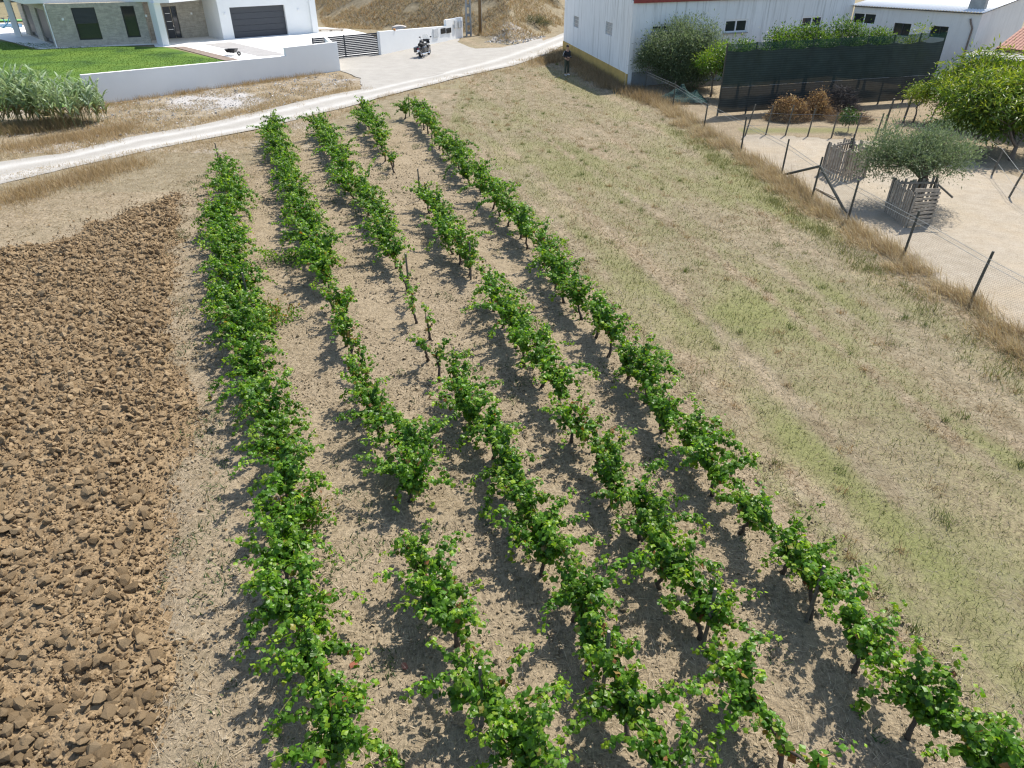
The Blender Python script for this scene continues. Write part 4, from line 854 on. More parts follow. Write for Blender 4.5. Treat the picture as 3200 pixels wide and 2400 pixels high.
for k, (bp, h, le, lb) in enumerate([((2763, 399), 1.3, .10, 'thick leaning stake in the orchard beside the straw heap'), ((2822, 381), 1.15, .10, 'thin grey stake near the young yellowish tree'), ((2933, 413), .75, .1, 'short stake behind the olive crown'), ((2991, 399), .95, .1, 'grey stake under the fruit tree branches'), ((2668, 322), 1.45, .02, 'dark slim stake against the shade net')]):
    b = G(*bp); t = empty('orchard_stake', (b[0], b[1], 0)); tag(t, lb, 'stake', 'stakes in the orchard'); MB().tube([(0, 0, -.1), (le*.5, 0, h*.5), (le, 0, h)], [.05, .048, .044], 7).build('shaft', M['post'], t)
    MB().tube([(le, 0, h+.001), (le, 0, h+.006)], [.043, .038], 7).build('sawn_top', M['slat'], t)

# tree guards knocked together from pallet boards
def guard(label, pts, h, flare, stake, seed):
    r = random.Random(seed); o = np.array(pts).mean(0); t = empty('tree_guard', (o[0], o[1], 0)); tag(t, label, 'tree guard', 'tree guards made of pallet boards'); P = [np.array(p)-o for p in pts]
    for i in range(4):
        a, b = P[i], P[(i+1) % 4]; e = (b-a)/np.linalg.norm(b-a); n = np.linalg.norm(b-a); out = np.array([e[1], -e[0]]); horiz = (stake == 'olive' and i == 1)
        if np.dot(out, (a+b)/2) < 0: out = -out
        if horiz:      # a whole pallet on its side: boards run level
            for k in range(9):
                z = .07+k*h/9+r.uniform(-.01, .01); q0, q1 = a+out*.03, b+out*.03; MB().bar((q0[0], q0[1], z), (q1[0]+e[0]*.04, q1[1]+e[1]*.04, z+r.uniform(-.015, .015)), .018, .075).build('slat', M['slat'], t)
            MB().bar((b[0], b[1], h+.05), (a[0]-e[0]*.1, a[1]-e[1]*.1, h+.13), .02, .11).build('slat', M['slat'], t)
        else:
            k = int(n/.135)
            for j in range(k+1):
                q = a+e*(n*j/k); hh = h*r.uniform(.90, 1.10); fl = out*flare*r.uniform(.5, 1.2); w = r.uniform(.07, .095)
                mb = MB(); x = e*w/2; y = out*.011; bt = q+out*.03; tp = q+out*.03-fl+e*r.uniform(-.03, .03)
                mb.add([(*(bt-x-y), 0), (*(bt+x-y), 0), (*(bt+x+y), 0), (*(bt-x+y), 0), (*(tp-x-y), hh), (*(tp+x-y), hh), (*(tp+x+y), hh), (*(tp-x+y), hh)], [(0, 3, 2, 1), (4, 5, 6, 7), (0, 1, 5, 4), (1, 2, 6, 5), (2, 3, 7, 6), (3, 0, 4, 7)]).build('slat', M['slat'], t)
            for z in (h*.25, h*.9): MB().bar((*(a-out*flare*z/h), z), (*(b-out*flare*z/h), z), .03, .07).build('rail', M['slat'], t)
    for q in P:
        MB().tube([(q[0], q[1], -.1), (q[0]*.95, q[1]*.95, h*1.05)], [.04, .036], 7).build('corner_post', M['post'], t)
    if stake == 'empty': MB().tube([(.1, .15, 0), (.15, .15, 1.5)], [.035, .03], 7).build('stake', M['post_dark'], t)
    else: MB().bar((P[2][0]*.8, P[2][1]*.8, h+.2), (P[2][0]+.35, P[2][1]-.2, h-.12), .05, .05).build('loose_rail', M['post'], t)
guard('empty slatted tree guard of grey pallet boards around a dark stake', [(11.88, 27.15), (12.18, 26.0), (13.25, 26.55), (13.0, 27.75)], 1.12, .06, 'empty', 401)
guard('slatted tree guard of pallet boards around the olive trunk', [(12.35, 22.75), (12.32, 21.2), (13.15, 21.45), (13.75, 22.75)], 1.05, .03, 'olive', 402)

# ------------------------------------------------------------------ dark green shade-net fence
def net_mat(name, col, alpha):
    m, nt, N, L, B = new_mat(name); tc = N.new('ShaderNodeTexCoord'); n1 = noise_node(N, L, 1.6, 4, .6, tc.outputs['Object'])
    wv = N.new('ShaderNodeTexWave'); wv.bands_direction = 'Z'; wv.inputs['Scale'].default_value = 3.0; wv.inputs['Distortion'].default_value = .6; L.new(tc.outputs['Object'], wv.inputs['Vector'])
    c = ramp(N, L, n1, [(.3, tuple(x*.8 for x in col)), (.7, tuple(x*1.25 for x in col))]); c = mixc(N, L, .35, c, mixc(N, L, 1.0, c, wv.outputs['Color'], 'MULTIPLY'))
    L.new(c, B.inputs['Base Color']); B.inputs['Roughness'].default_value = .85; B.inputs['Specular IOR Level'].default_value = .15
    tr = N.new('ShaderNodeBsdfTransparent'); mx = N.new('ShaderNodeMixShader'); mx.inputs[0].default_value = alpha
    L.new(tr.outputs[0], mx.inputs[1]); L.new(B.outputs[0], mx.inputs[2]); L.new(mx.outputs[0], N['Material Output'].inputs['Surface']); return m
M['net'] = net_mat('shade_net', (.042, .060, .054), .975); M['net_low'] = net_mat('lower_shade_net', (.056, .062, .057), .965); M['net_top'] = net_mat('thin_top_net', (.035, .085, .055), .62)
N0, N1 = G(2243, 362)[:2], G(2898, 314)[:2]; nd = (N1-N0); nl = np.linalg.norm(nd); nd /= nl; nn_ = np.array([nd[1], -nd[0]]); NP = 9
t = empty('shade_net_fence', (N0[0], N0[1], 0)); tag(t, 'high dark green shade-net screen in front of the citrus trees', 'fence'); rn = np.random.default_rng(410)
for k in range(NP):
    q = nd*nl*k/(NP-1)+np.array([nd[1], -nd[0]])*-.06; MB().tube([(q[0], q[1], -.1), (q[0], q[1], 3.32+.013*k)], [.045, .04], 8).build('post', M['post_dark'], t)
for k in range(NP-1):
    s0, s1 = nl*k/(NP-1), nl*(k+1)/(NP-1)
    for nm, za, zb, mt, sag in (('lower_net', .12, 1.32, 'net_low', 0), ('main_net', 1.325, 3.02, 'net', 1), ('top_net', 3.02, 3.32, 'net_top', 2)):
        u = np.linspace(0, 1, 9); w = np.linspace(0, 1, 11 if sag != 2 else 4); U, W = np.meshgrid(u, w); z0 = za-(.10*np.sin(U*math.pi) if sag == 2 else 0); z1 = zb-(.10*np.sin(U*math.pi) if sag == 1 else 0)+.013*k*(sag == 2)-(.03*np.sin(U*math.pi) if sag == 2 else 0)
        Zz = z0+(z1-z0)*W; bul = .05*np.sin(U*math.pi)*np.sin(W*math.pi)+(vnoise(U*3+k*7, Zz*1.3, .8, 412)-.5)*.05*np.sin(U*math.pi)
        S = s0+(s1-s0)*U; V = np.stack([nd[0]*S+nn_[0]*bul, nd[1]*S+nn_[1]*bul, Zz], -1).reshape(-1, 3); ii = np.arange(V.shape[0]).reshape(U.shape)
        obj(nm, np_mesh(nm, V, np.stack([ii[:-1, :-1], ii[:-1, 1:], ii[1:, 1:], ii[1:, :-1]], -1).reshape(-1, 4), M[mt], None, True), t)
MB().tube([(nd[0]*s, nd[1]*s, 1.33) for s in (0, nl)], .008, 5).build('wire', M['wire'], t)
b = G(2120, 318); t = empty('netting_heap', (b[0]+.2, b[1], 0)); tag(t, 'crumpled heap of dark green netting below the olive tree', 'netting'); mb = MB(); rr = random.Random(5)
gu = np.linspace(0, 1, 18); U, W = np.meshgrid(gu, gu); hx = (U-.5)*2.6; hy = (W-.5)*1.5; hz = .62*np.clip(1-((U-.5)*2)**2, 0, 1)*np.clip(1-((W-.5)*2)**2, 0, 1)*(.4+1.1*vnoise(U*6, W*6, 1.0, 421))+.12*vnoise(U*14, W*14, 1, 422)+.01
ii = np.arange(U.size).reshape(U.shape); V = np.stack([hx+.25*(vnoise(U*9, W*9, 1, 423)-.5), hy, hz], -1).reshape(-1, 3)
obj('crumpled_net', np_mesh('crumpled_net', V, np.stack([ii[:-1, :-1], ii[:-1, 1:], ii[1:, 1:], ii[1:, :-1]], -1).reshape(-1, 4), net_mat('old_net', (.030, .075, .068), .8), None, False), t)
mb = MB(); mb.add([(.6, -.35, .02), (1.0, -.45, .02), (1.05, -.2, .10), (.7, -.1, .22), (.3, -.2, .30)], [(0, 1, 2, 3, 4)]); mb.build('torn_sheet', plain('pale_plastic', (.55, .60, .62), .4), t)

# ------------------------------------------------------------------ walls with openings
def wall(mb, p0, p1, z0, z1, th, openings=(), ztop1=None):
    """wall from p0 to p1 (its front on the right-hand side when walking p0->p1); openings are (s0, s1, za, zb) holes with reveals"""
    p0 = np.array(p0[:2], float); p1 = np.array(p1[:2], float); n = np.linalg.norm(p1-p0); e = (p1-p0)/n; inn = np.array([-e[1], e[0]])
    S = sorted({0.0, n, *[s for o in openings for s in o[:2]]}); Zs = sorted({z0, z1, *[z for o in openings for z in o[2:4]]})
    ztop1 = z1 if ztop1 is None else ztop1
    def P(s, z, d): 
        zz = z+(ztop1-z1)*s/n if z == z1 else z
        q = p0+e*s+inn*d; return (q[0], q[1], zz)
    hole = lambda s, z: any(o[0] < s < o[1] and o[2] < z < o[3] for o in openings)
    for sa, sb in zip(S[:-1], S[1:]):
        for za, zb in zip(Zs[:-1], Zs[1:]):
            if hole((sa+sb)/2, (za+zb)/2): continue
            mb.add([P(sa, za, 0), P(sb, za, 0), P(sb, zb, 0), P(sa, zb, 0)], [(0, 1, 2, 3)]); mb.add([P(sa, za, th), P(sb, za, th), P(sb, zb, th), P(sa, zb, th)], [(0, 3, 2, 1)])
    for sa, sb, za, zb in openings:
        mb.add([P(sa, za, 0), P(sb, za, 0), P(sb, za, th), P(sa, za, th)], [(0, 3, 2, 1)]); mb.add([P(sa, zb, 0), P(sb, zb, 0), P(sb, zb, th), P(sa, zb, th)], [(0, 1, 2, 3)])
        mb.add([P(sa, za, 0), P(sa, zb, 0), P(sa, zb, th), P(sa, za, th)], [(0, 1, 2, 3)]); mb.add([P(sb, za, 0), P(sb, zb, 0), P(sb, zb, th), P(sb, za, th)], [(0, 3, 2, 1)])
    mb.add([P(0, z0, 0), P(0, z1, 0), P(0, z1, th), P(0, z0, th)], [(0, 1, 2, 3)]); mb.add([P(n, z0, 0), P(n, z1, 0), P(n, z1, th), P(n, z0, th)], [(0, 3, 2, 1)])
    mb.add([P(0, z1, 0), P(n, z1, 0), P(n, z1, th), P(0, z1, th)], [(0, 1, 2, 3)])
    return e, inn

def window(parent, p0, e, inn, o, frame, depth=.12, fw=.055, panes=2, name='window', org=(0, 0)):
    """window set back in its opening: frame ring, mullions and one glass pane per light"""
    s0, s1, za, zb = o; q = lambda s, z, d: tuple(np.array(p0[:2])-np.array(org)+e*s+inn*d)+(z,)
    mb = MB(); up = (0, 0, 1)
    for z in (za+fw/2, zb-fw/2): mb.bar(q(s0, z, depth), q(s1, z, depth), .06, fw, up)
    for k in range(panes+1):
        s = s0+fw/2+(s1-s0-fw)*k/panes; mb.bar(q(s, za+fw, depth), q(s, zb-fw, depth), fw, .06, tuple(inn)+(0,))
    f = mb.build(name, frame, parent)
    for k in range(panes):
        a = s0+fw/2+(s1-s0-fw)*k/panes+fw/2; b = s0+fw/2+(s1-s0-fw)*(k+1)/panes-fw/2
        MB().add([q(a, za+fw, depth+.015), q(b, za+fw, depth+.015), q(b, zb-fw, depth+.015), q(a, zb-fw, depth+.015)], [(0, 1, 2, 3)]).build('pane', M['glass'], f)
    return f

# ------------------------------------------------------------------ white warehouse
A, B_ = np.array((6.9, 45.4)), np.array((4.05, 61.2)); Cc_ = np.array((22.25, 51.85)); D_ = B_+(Cc_-A)
t = empty('warehouse', (A[0], A[1], 0)); tag(t, 'long stained white warehouse with ochre plinth and glass-block windows', 'building'); L_ = lambda p: np.array(p[:2])-A
def opening(px0, py0, px1, py1, P, Q):
    s0, zt = on_wall(px0, py0, P, Q); s1, _ = on_wall(px1, py0, P, Q); _, zb = on_wall((px0+px1)/2, py1, P, Q); return [min(s0, s1), max(s0, s1), zb, zt]
ga, gb = opening(1787, 49, 1815.6, 83, B_, A), opening(1887, 68, 1922, 106, B_, A)
for o in (ga, gb): m = (o[0]+o[1])/2; o[0], o[1] = m-.72, m+.72; z = (o[2]+o[3])/2; o[2], o[3] = z-.36, z+.36
mb = MB(); e, inn = wall(mb, L_(B_), L_(A), 0, 4.55, .25, [tuple(ga), tuple(gb)]); mb.build('side_wall', M['old_wall'], t)
g1 = (L_(A)+L_(B_))/2; gm = MB(); gm.add([(*(L_(B_)), 4.55), (*L_(A), 4.55), (*g1, 6.3), (*(L_(B_)+inn*.25), 4.55), (*(L_(A)+inn*.25), 4.55), (*(g1+inn*.25), 6.3)], [(0, 1, 2), (3, 5, 4), (0, 2, 5, 3), (1, 4, 5, 2)]); gm.build('gable', M['old_wall'], t)
pm = MB(); q0, q1 = L_(B_)-inn*.02-e*.02, L_(A)-inn*.02+e*.02; pm.bar((*q0, .36), (*q1, .36), .06, .72, (0, 0, 1)); pm.build('ochre_plinth', M['ochre'], t)
M['block'] = plain('glass_block', (.36, .40, .42), .12, 0.0, var=.25, scale=6, spec=.7); M['mortar'] = plain('block_joint', (.55, .55, .53), .9)
for o in (ga, gb):
    w = MB(); c = L_(B_)+e*((o[0]+o[1])/2)+inn*.10; w.bar((*(c-e*.72), (o[2]+o[3])/2), (*(c+e*.72), (o[2]+o[3])/2), .06, .72, (0, 0, 1)); gw = w.build('glass_block_window', M['mortar'], t)
    for i in range(6):
        for j in range(3):
            c = L_(B_)+e*(o[0]+.12+.24*i)+inn*.065; MB().box((c[0], c[1], o[2]+.12+.24*j), (.205, .03, .205), math.atan2(e[1], e[0])).build('glass_block', M['block'], gw)
w1, w2, w3 = opening(2037, 78, 2100, 100, A, Cc_), opening(2267.5, 62, 2338, 101, A, Cc_), opening(2508, 52, 2572, 84, A, Cc_)
mb = MB(); e2, in2 = wall(mb, L_(A), L_(Cc_), 0, 4.45, .25, [tuple(w1), tuple(w2), tuple(w3)]); mb.build('front_wall', M['old_wall'], t)
for o in (w1, w2, w3):
    wd = window(t, A, e2, in2, o, M['white_frame'], .06, .09, 2, org=A)
    q0, q1 = e2*(o[0]-.06)-in2*.04, e2*(o[1]+.06)-in2*.04; MB().bar((*q0, o[2]-.03), (*q1, o[2]-.03), .14, .06, (0, 0, 1)).build('sill', M['concrete'], wd)
fm = MB(); q0, q1 = L_(A)-in2*.05+e2*.02, L_(Cc_)-in2*.05; fm.bar((*q0, 4.56), (*q1, 4.56), .12, .22, (0, 0, 1)); fm.build('red_fascia', M['red_trim'], t)
gm = MB(); q0, q1 = L_(A)-in2*.012+e2*.3, L_(Cc_)-in2*.012; gm.bar((*q0, .4), (*q1, .4), .02, .8, (0, 0, 1)); gm.build('grey_plinth', M['grey_concrete'], t)
rm = MB(); ov = .06; r0 = L_(A)-in2*ov; r1 = L_(Cc_)-in2*ov; g2 = g1+(Cc_-A); bk0, bk1 = L_(B_)+in2*ov, L_(D_)+in2*ov
for z0, z1, a_, b_, c_, d_ in ((4.68, 6.42, r0, r1, g2, g1), (4.68, 6.42, bk1, bk0, g1, g2)):
    rm.add([(*a_, z0), (*b_, z0), (*c_, z1), (*d_, z1), (*a_, z0-.06), (*b_, z0-.06), (*c_, z1-.06), (*d_, z1-.06)], [(0, 1, 2, 3), (7, 6, 5, 4), (0, 4, 5, 1), (1, 5, 6, 2), (2, 6, 7, 3), (3, 7, 4, 0)])
rm.build('roof', M['grey_concrete'], t)
mb = MB(); wall(mb, L_(D_), L_(B_), 0, 4.55, .25); mb.build('back_wall', M['old_wall'], t)

# ------------------------------------------------------------------ white building with corrugated roof and chimney
K, Lf = np.array((27.6, 46.5)), np.array((22.3, 51.75)); sd_ = np.array((.73, .683)); Rr = K+sd_*9; Bk = Lf+sd_*9
t = empty('outbuilding', (K[0], K[1], 0)); tag(t, 'white outbuilding with white corrugated roof, chimney and rusty downpipe', 'building'); L_ = lambda p: np.array(p[:2])-K
M['old_wall2'] = plain('cracked_white_render', (.72, .72, .70), .9, var=.06, scale=.9, bmp=.25, bscale=60, spec=.2, streak=((.42, .41, .38), .35))
o1, o2, o3 = opening(2668, 38, 2742, 76, Lf, K), opening(2796, 71, 2850, 112, Lf, K), opening(2911, 80, 2967, 118, Lf, K)
mb = MB(); e, inn = wall(mb, L_(Lf), L_(K), 0, 3.8, .22, [tuple(o1), tuple(o2), tuple(o3)]); mb.build('front_wall', M['old_wall2'], t)
window(t, Lf, e, inn, o1, M['white_frame'], .08, .06, 2, org=K)
for o in (o2, o3): window(t, Lf, e, inn, o, M['dark_metal'], .14, .05, 2, org=K)
mb = MB(); wall(mb, L_(K), L_(Rr), 0, 3.8, .22, ztop1=4.4); mb.build('side_wall', M['old_wall2'], t)
M['rust_pipe'] = plain('rusty_pipe', (.20, .16, .13), .7, var=.3, scale=8)
pq = L_(K)-e*.28-inn*.07; MB().tube([(*(pq-e*.25), 3.55), (*(pq-e*.18), 3.35), (*pq, 3.05), (*pq, 0)], .05, 8).build('downpipe', M['rust_pipe'], t)
M['white_sheet'] = plain('white_roof_sheet', (.74, .75, .75), .5, var=.06, scale=1.5)
nc = 160; along_ = np.linalg.norm(Lf-K)+.25; sA = np.linspace(-.15, along_, nc); zc = .022*np.sin(sA*2*math.pi/.17); P0 = L_(K)[None]-e[None]*sA[:, None]-inn[None]*.18; P1 = L_(Rr)[None]-e[None]*sA[:, None]
V = np.concatenate([np.c_[P0, 3.90+zc], np.c_[P1, 4.55+zc], np.c_[P0, 3.885+zc], np.c_[P1, 4.535+zc]]); i = np.arange(nc-1)
Fq = np.concatenate([np.stack([i+1, i, nc+i, nc+i+1], -1), np.stack([2*nc+i, 2*nc+i+1, 3*nc+i+1, 3*nc+i], -1), np.stack([i, i+1, 2*nc+i+1, 2*nc+i], -1)])
obj('corrugated_roof', np_mesh('corrugated_roof', V, Fq, M['white_sheet'], None, True), t)
eb = MB(); eb.bar((*(L_(Lf)-inn*.12), 3.84), (*(L_(K)-inn*.12), 3.84), .08, .05, (0, 0, 1)); eb.build('eave_beam', M['dark_metal'], t)
cq = L_(K)-e*.75+sd_*1.3; ch = MB(); ch.box((cq[0], cq[1], 4.6), (.85, .55, 1.3), math.atan2(e[1], e[0])).box((cq[0], cq[1], 5.29), (1.0, .7, .09), math.atan2(e[1], e[0])); ch.build('chimney', M['concrete'], t)
# lean-to shed with tiled roof beside it
T0 = np.array((28.05, 44.9)); ed = np.array((.60, -.80)); us = np.array((.80, .60)); t = empty('lean_to_shed', (T0[0], T0[1], 0)); tag(t, 'dark lean-to shed with a red clay tile roof beside the outbuilding', 'shed')
M['tile'] = plain('clay_tile', (.36, .19, .14), .85, var=.4, scale=5, bmp=.3); M['dark_mesh'] = plain('dark_mesh_panel', (.035, .036, .036), .8, var=.2)
tm = MB(); nn2 = 8; tl = []
for j in (0, 1):
    for k in range(nn2+1): th = math.pi*k/nn2; tl.append((.095*math.cos(th)*(1 if j == 0 else .9), j*.42, .055*math.sin(th)))
tv = np.array(tl); tf = np.array([[k, nn2+1+k, nn2+2+k, k+1] for k in range(nn2)]); tile_me = np_mesh('roof_tile', tv, tf, M['tile'], None, True)
slope = math.atan2(1.05, 3.2)
deck = MB(); deck.add([(0, 0, 2.16), (*(ed*4.4), 2.16), (*(ed*4.4+us*3.2), 3.21), (*(us*3.2), 3.21), (0, 0, 2.08), (*(ed*4.4), 2.08), (*(ed*4.4+us*3.2), 3.13), (*(us*3.2), 3.13)], [(0, 1, 2, 3), (7, 6, 5, 4), (0, 4, 5, 1), (1, 5, 6, 2), (2, 6, 7, 3), (3, 7, 4, 0)]); dk = deck.build('tile_deck', M['tile'], t)
for i in range(23):
    for j in range(9):
        o = obj('roof_tile', tile_me, dk); d = (j*.375)/3.2; q = ed*(.10+.19*i)+us*(j*.36); o.location = (q[0], q[1], 2.175+j*.36*1.05/3.2+.012); o.rotation_euler = Matrix(((ed[0], us[0]*math.cos(slope), -us[0]*math.sin(slope)), (ed[1], us[1]*math.cos(slope), -us[1]*math.sin(slope)), (0, math.sin(slope), math.cos(slope)))).to_euler()
for k in range(4): q = ed*(.1+1.4*k)+us*.15; MB().tube([(*q, -.05), (*q, 2.07)], .05, 7).build('post', M['post_dark'], t)
for k in range(3): a_, b_ = ed*(.17+1.4*k)+us*.15, ed*(1.43+1.4*k)+us*.15; MB().bar((*a_, 1.0), (*b_, 1.0), .02, 1.95, (0, 0, 1)).build('mesh_panel', M['dark_mesh'], t)
MB().bar((*(us*.3), 1.0), (*(us*3.0), 1.0), .02, 1.95, (0, 0, 1)).build('side_panel', M['dark_mesh'], t)
cp = MB(); f0 = -us*1.5; cp.add([(*(f0-ed*.9), 1.86), (*(f0+ed*4.4), 1.86), (*(ed*4.4-us*.02), 2.04), (*(-ed*.9-us*.02), 2.04), (*(f0-ed*.9), 1.83), (*(f0+ed*4.4), 1.83), (*(ed*4.4-us*.02), 2.01), (*(-ed*.9-us*.02), 2.01)], [(0, 1, 2, 3), (7, 6, 5, 4), (0, 4, 5, 1), (1, 5, 6, 2), (2, 6, 7, 3), (3, 7, 4, 0)]); cp.build('canopy_sheet', plain('dirty_roof_sheet', (.15, .15, .135), .6, var=.3, scale=3), t)
MB().bar((*(f0-ed*.9), 1.80), (*(f0+ed*.5), 1.80), .05, .16, (0, 0, 1)).build('blue_plate', plain('pale_blue_plate', (.35, .50, .58), .5), t)
for k in (-.85, 1.4, 3.6): q = f0+ed*k+us*.05; MB().tube([(*q, -.05), (*q, 1.82)], .04, 7).build('post', M['post_dark'], t)

# ------------------------------------------------------------------ garden wall, gate, wall with meter boxes
W0, W1, W2 = G(282, 330)[:2], G(905, 242)[:2], G(1064, 220)[:2]
t = empty('garden_wall', (W0[0], W0[1], 0)); tag(t, 'low white garden wall with a taller step beside the gate', 'wall'); L_ = lambda p: np.array(p[:2])-W0
mb = MB(); wall(mb, L_(W0), L_(W1), -.1, 1.52, .22, ztop1=1.26); mb.build('wall_run', M['white_wall'], t)
mb = MB(); wall(mb, L_(W1), L_(W2), -.1, 1.74, .22); mb.build('raised_end', M['white_wall'], t)
q = G(1012, 187)[:2]; q2 = np.array((-16.9, 63.5)); mb = MB(); wall(mb, L_(W2)+np.array((-.12, .25)), L_((-13.45, 56.6)), -.1, 1.5, .2); mb.build('return_wall', M['white_wall'], t)
g0, g1 = G(1060.6, 182.7)[:2], G(1186, 169)[:2]; ge = (g1-g0)/np.linalg.norm(g1-g0); g0 = g0-ge*2.0; gl = np.linalg.norm(g1-g0)
t = empty('slatted_gate', (g0[0], g0[1], 0)); tag(t, 'dark sliding gate of horizontal metal slats between white walls', 'gate')
for k in range(11): z = .22+k*.122; MB().bar((0, 0, z), (*(ge*gl), z), .03, .102, (0, 0, 1)).build('slat', M['dark_metal'], t)
for s in (.03, gl*.47, gl-.03): p = ge*s; MB().box((p[0], p[1], .80), (.08, .07, 1.46), math.atan2(ge[1], ge[0])).build('upright', M['dark_metal'], t)
MB().bar((0, 0, .08), (*(ge*gl), .08), .05, .10, (0, 0, 1)).build('bottom_rail', M['dark_metal'], t)
V0, V1, V2 = G(1192, 171.6)[:2], G(1397, 128)[:2], G(1447, 116.5)[:2]; t = empty('boundary_wall', (V0[0], V0[1], 0)); tag(t, 'white boundary wall with meter boxes and letter boxes beside the gate', 'wall'); L_ = lambda p: np.array(p[:2])-V0
mb = MB(); e, inn = wall(mb, L_(V0), L_(V1), -.1, 1.60, .24, ztop1=1.16); mb.build('wall_run', M['white_wall'], t)
mb = MB(); wall(mb, L_(V1), L_(V2), -.1, 1.62, .24); mb.build('raised_end', M['white_wall'], t)
M['meter'] = plain('grey_meter_door', (.55, .56, .56), .5); M['black_box'] = plain('black_letter_box', (.02, .02, .022), .35)
for nm, mt, (x0, y0, x1, y1) in [('meter_box', 'meter', (1349.5, 90.5, 1366.5, 117)), ('letter_box', 'black_box', (1374.5, 89.5, 1389, 105)), ('letter_box', 'black_box', (1391.5, 88.5, 1406, 103)), ('meter_box', 'meter', (1415.5, 63.5, 1424.5, 88)), ('meter_box', 'meter', (1429, 66, 1439.5, 87))]:
    o = opening(x0, y0, x1, y1, V0, V2); c = e*(o[0]+o[1])/2-inn*.022; z = (o[2]+o[3])/2; bx = MB().box((c[0], c[1], z), (o[1]-o[0], .04, o[3]-o[2]), math.atan2(e[1], e[0])).build(nm, M[mt], t, .004)
    c2 = c-inn*.025; MB().box((c2[0], c2[1], z+(.0 if mt == 'meter' else .1)), ((o[1]-o[0])*.86, .012, (o[3]-o[2])*.88 if mt == 'meter' else .03), math.atan2(e[1], e[0])).build('door_panel' if mt == 'meter' else 'flap', M[mt if mt == 'meter' else 'dark_metal'], bx)
q = e*3.0; MB().box((e[0]*1.9, e[1]*1.9+.12, 1.55), (.16, .16, .16)).build('warning_lamp', plain('orange_lamp', (.55, .22, .03), .3), t)

# ------------------------------------------------------------------ modern house, top left
S0 = np.array((-37.0, 63.2)); sv = np.array((.941, .339)); S1 = S0+sv*7.0; SL = np.array((-45.0, 72.5)); PB0, PB1 = np.array((-31.3, 67.8)), np.array((-27.4, 70.6)); GA0, GA1 = np.array((-25.2, 68.15)), np.array((-18.2, 73.5))
t = empty('modern_house', (S0[0], S0[1], 0)); tag(t, 'modern white and stone-clad house with dark garage door', 'house'); L_ = lambda p: np.array(p[:2])-S0
def op2(a, b, zb_px, P, Q):
    s0, z0 = on_wall(*a, P, Q); s1, z1 = on_wall(*b, P, Q); _, zb = on_wall(*zb_px, P, Q); return (s0, s1, max(zb, .05), (z0+z1)/2)
h1, h2 = op2((220, 24.6), (294, 23.1), (285, 124.5), S0, S1), op2((374.7, 19.5), (416.7, 18.5), (420, 117), S0, S1)
mb = MB(); e, inn = wall(mb, L_(S0), L_(S1), 0, 3.12, .35, [h1, h2]); mb.build('stone_wall', M['stone_clad'], t)
M['frame_dark'] = plain('dark_window_frame', (.03, .033, .038), .4)
wf = window(t, S0, e, inn, h1, M['frame_dark'], .15, .07, 1, org=S0); window(t, S0, e, inn, h2, M['frame_dark'], .15, .08, 1, org=S0)
for k in range(13):
    z = h1[3]-.06-k*.088; a_, b_ = e*(h1[0]+.05)+inn*.09, e*(h1[1]-.05)+inn*.09; MB().bar((*a_, z), (*b_, z), .02, .080, (0, 0, 1)).build('shutter_slat', M['dark_metal'], wf)
mb = MB(); es, is_ = wall(mb, L_(SL), L_(S0)-np.array((.01, 0)), 0, 3.12, .3, [(2.0, 5.2, .05, 2.6), (7.4, 11.0, .05, 2.6)]); mb.build('side_wall', M['stone_clad'], t)
for s0, s1 in ((2.0, 5.2), (7.4, 11.0)):
    for k in range(26): z = 2.55-k*.085; a_, b_ = L_(SL)+es*(s0+.05)+is_*.12, L_(SL)+es*(s1-.05)+is_*.12; MB().bar((*a_, z), (*b_, z), .02, .078, (0, 0, 1)).build('shutter_slat', M['dark_metal'], t)
    a_, b_ = L_(SL)+es*s0+is_*.2, L_(SL)+es*s1+is_*.2; MB().bar((*a_, 1.3), (*b_, 1.3), .02, 2.6, (0, 0, 1)).build('glass_door', M['glass'], t)
q = L_(S0)+sv*.03-inn*.02; MB().tube([(q[0]-.12, q[1]-.05, .0), (q[0]-.12, q[1]-.05, 3.1)], .04, 8).build('downpipe', M['white_frame'], t)
mb = MB(); wall(mb, L_(S1), L_(PB0), 0, 3.12, .3); mb.build('porch_side_wall', M['stone_clad'], t)
dr = op2((504, 14), (541, 12.5), (545, 122), PB0, PB1); dr = (dr[0], dr[1]+.15, .04, 2.55)
mb = MB(); ep, ip = wall(mb, L_(PB0), L_(PB1), 0, 3.12, .3, [dr]); mb.build('porch_back_wall', M['stone_clad'], t)
a0 = L_(PB0)+ep*dr[0]+ip*.10; dw = dr[1]-dr[0]
dm = MB(); c = a0+ep*dw*.29; dm.box((c[0], c[1], 1.29), (dw*.54, .06, 2.48), math.atan2(ep[1], ep[0])); door = dm.build('front_door', M['dark_metal'], t)
for k in range(3): c = a0+ep*dw*.30-ip*.045; MB().box((c[0], c[1], .75+k*.62), (dw*.36, .02, .035), math.atan2(ep[1], ep[0])).build('steel_strip', plain('brushed_steel', (.6, .6, .6), .3, .9) if k == 0 else bpy.data.materials['brushed_steel'], door)
c = a0+ep*dw*.78; MB().box((c[0], c[1], 1.29), (dw*.40, .05, 2.48), math.atan2(ep[1], ep[0])).build('sidelight_frame', M['frame_dark'], t)
c = a0+ep*dw*.78-ip*.03; MB().box((c[0], c[1], 1.29), (dw*.28, .02, 2.25), math.atan2(ep[1], ep[0])).build('sidelight_pane', M['glass'], t)
mb = MB(); wall(mb, L_(PB1), L_(GA0), 0, 3.12, .3); mb.build('garage_side_wall', M['white_wall'], t)
s0, z0 = on_wall(715.6, 21.7, GA0, GA1); s1, z1 = on_wall(887.7, 13.9, GA0, GA1); gd = (s0, s1, .02, 2.45)
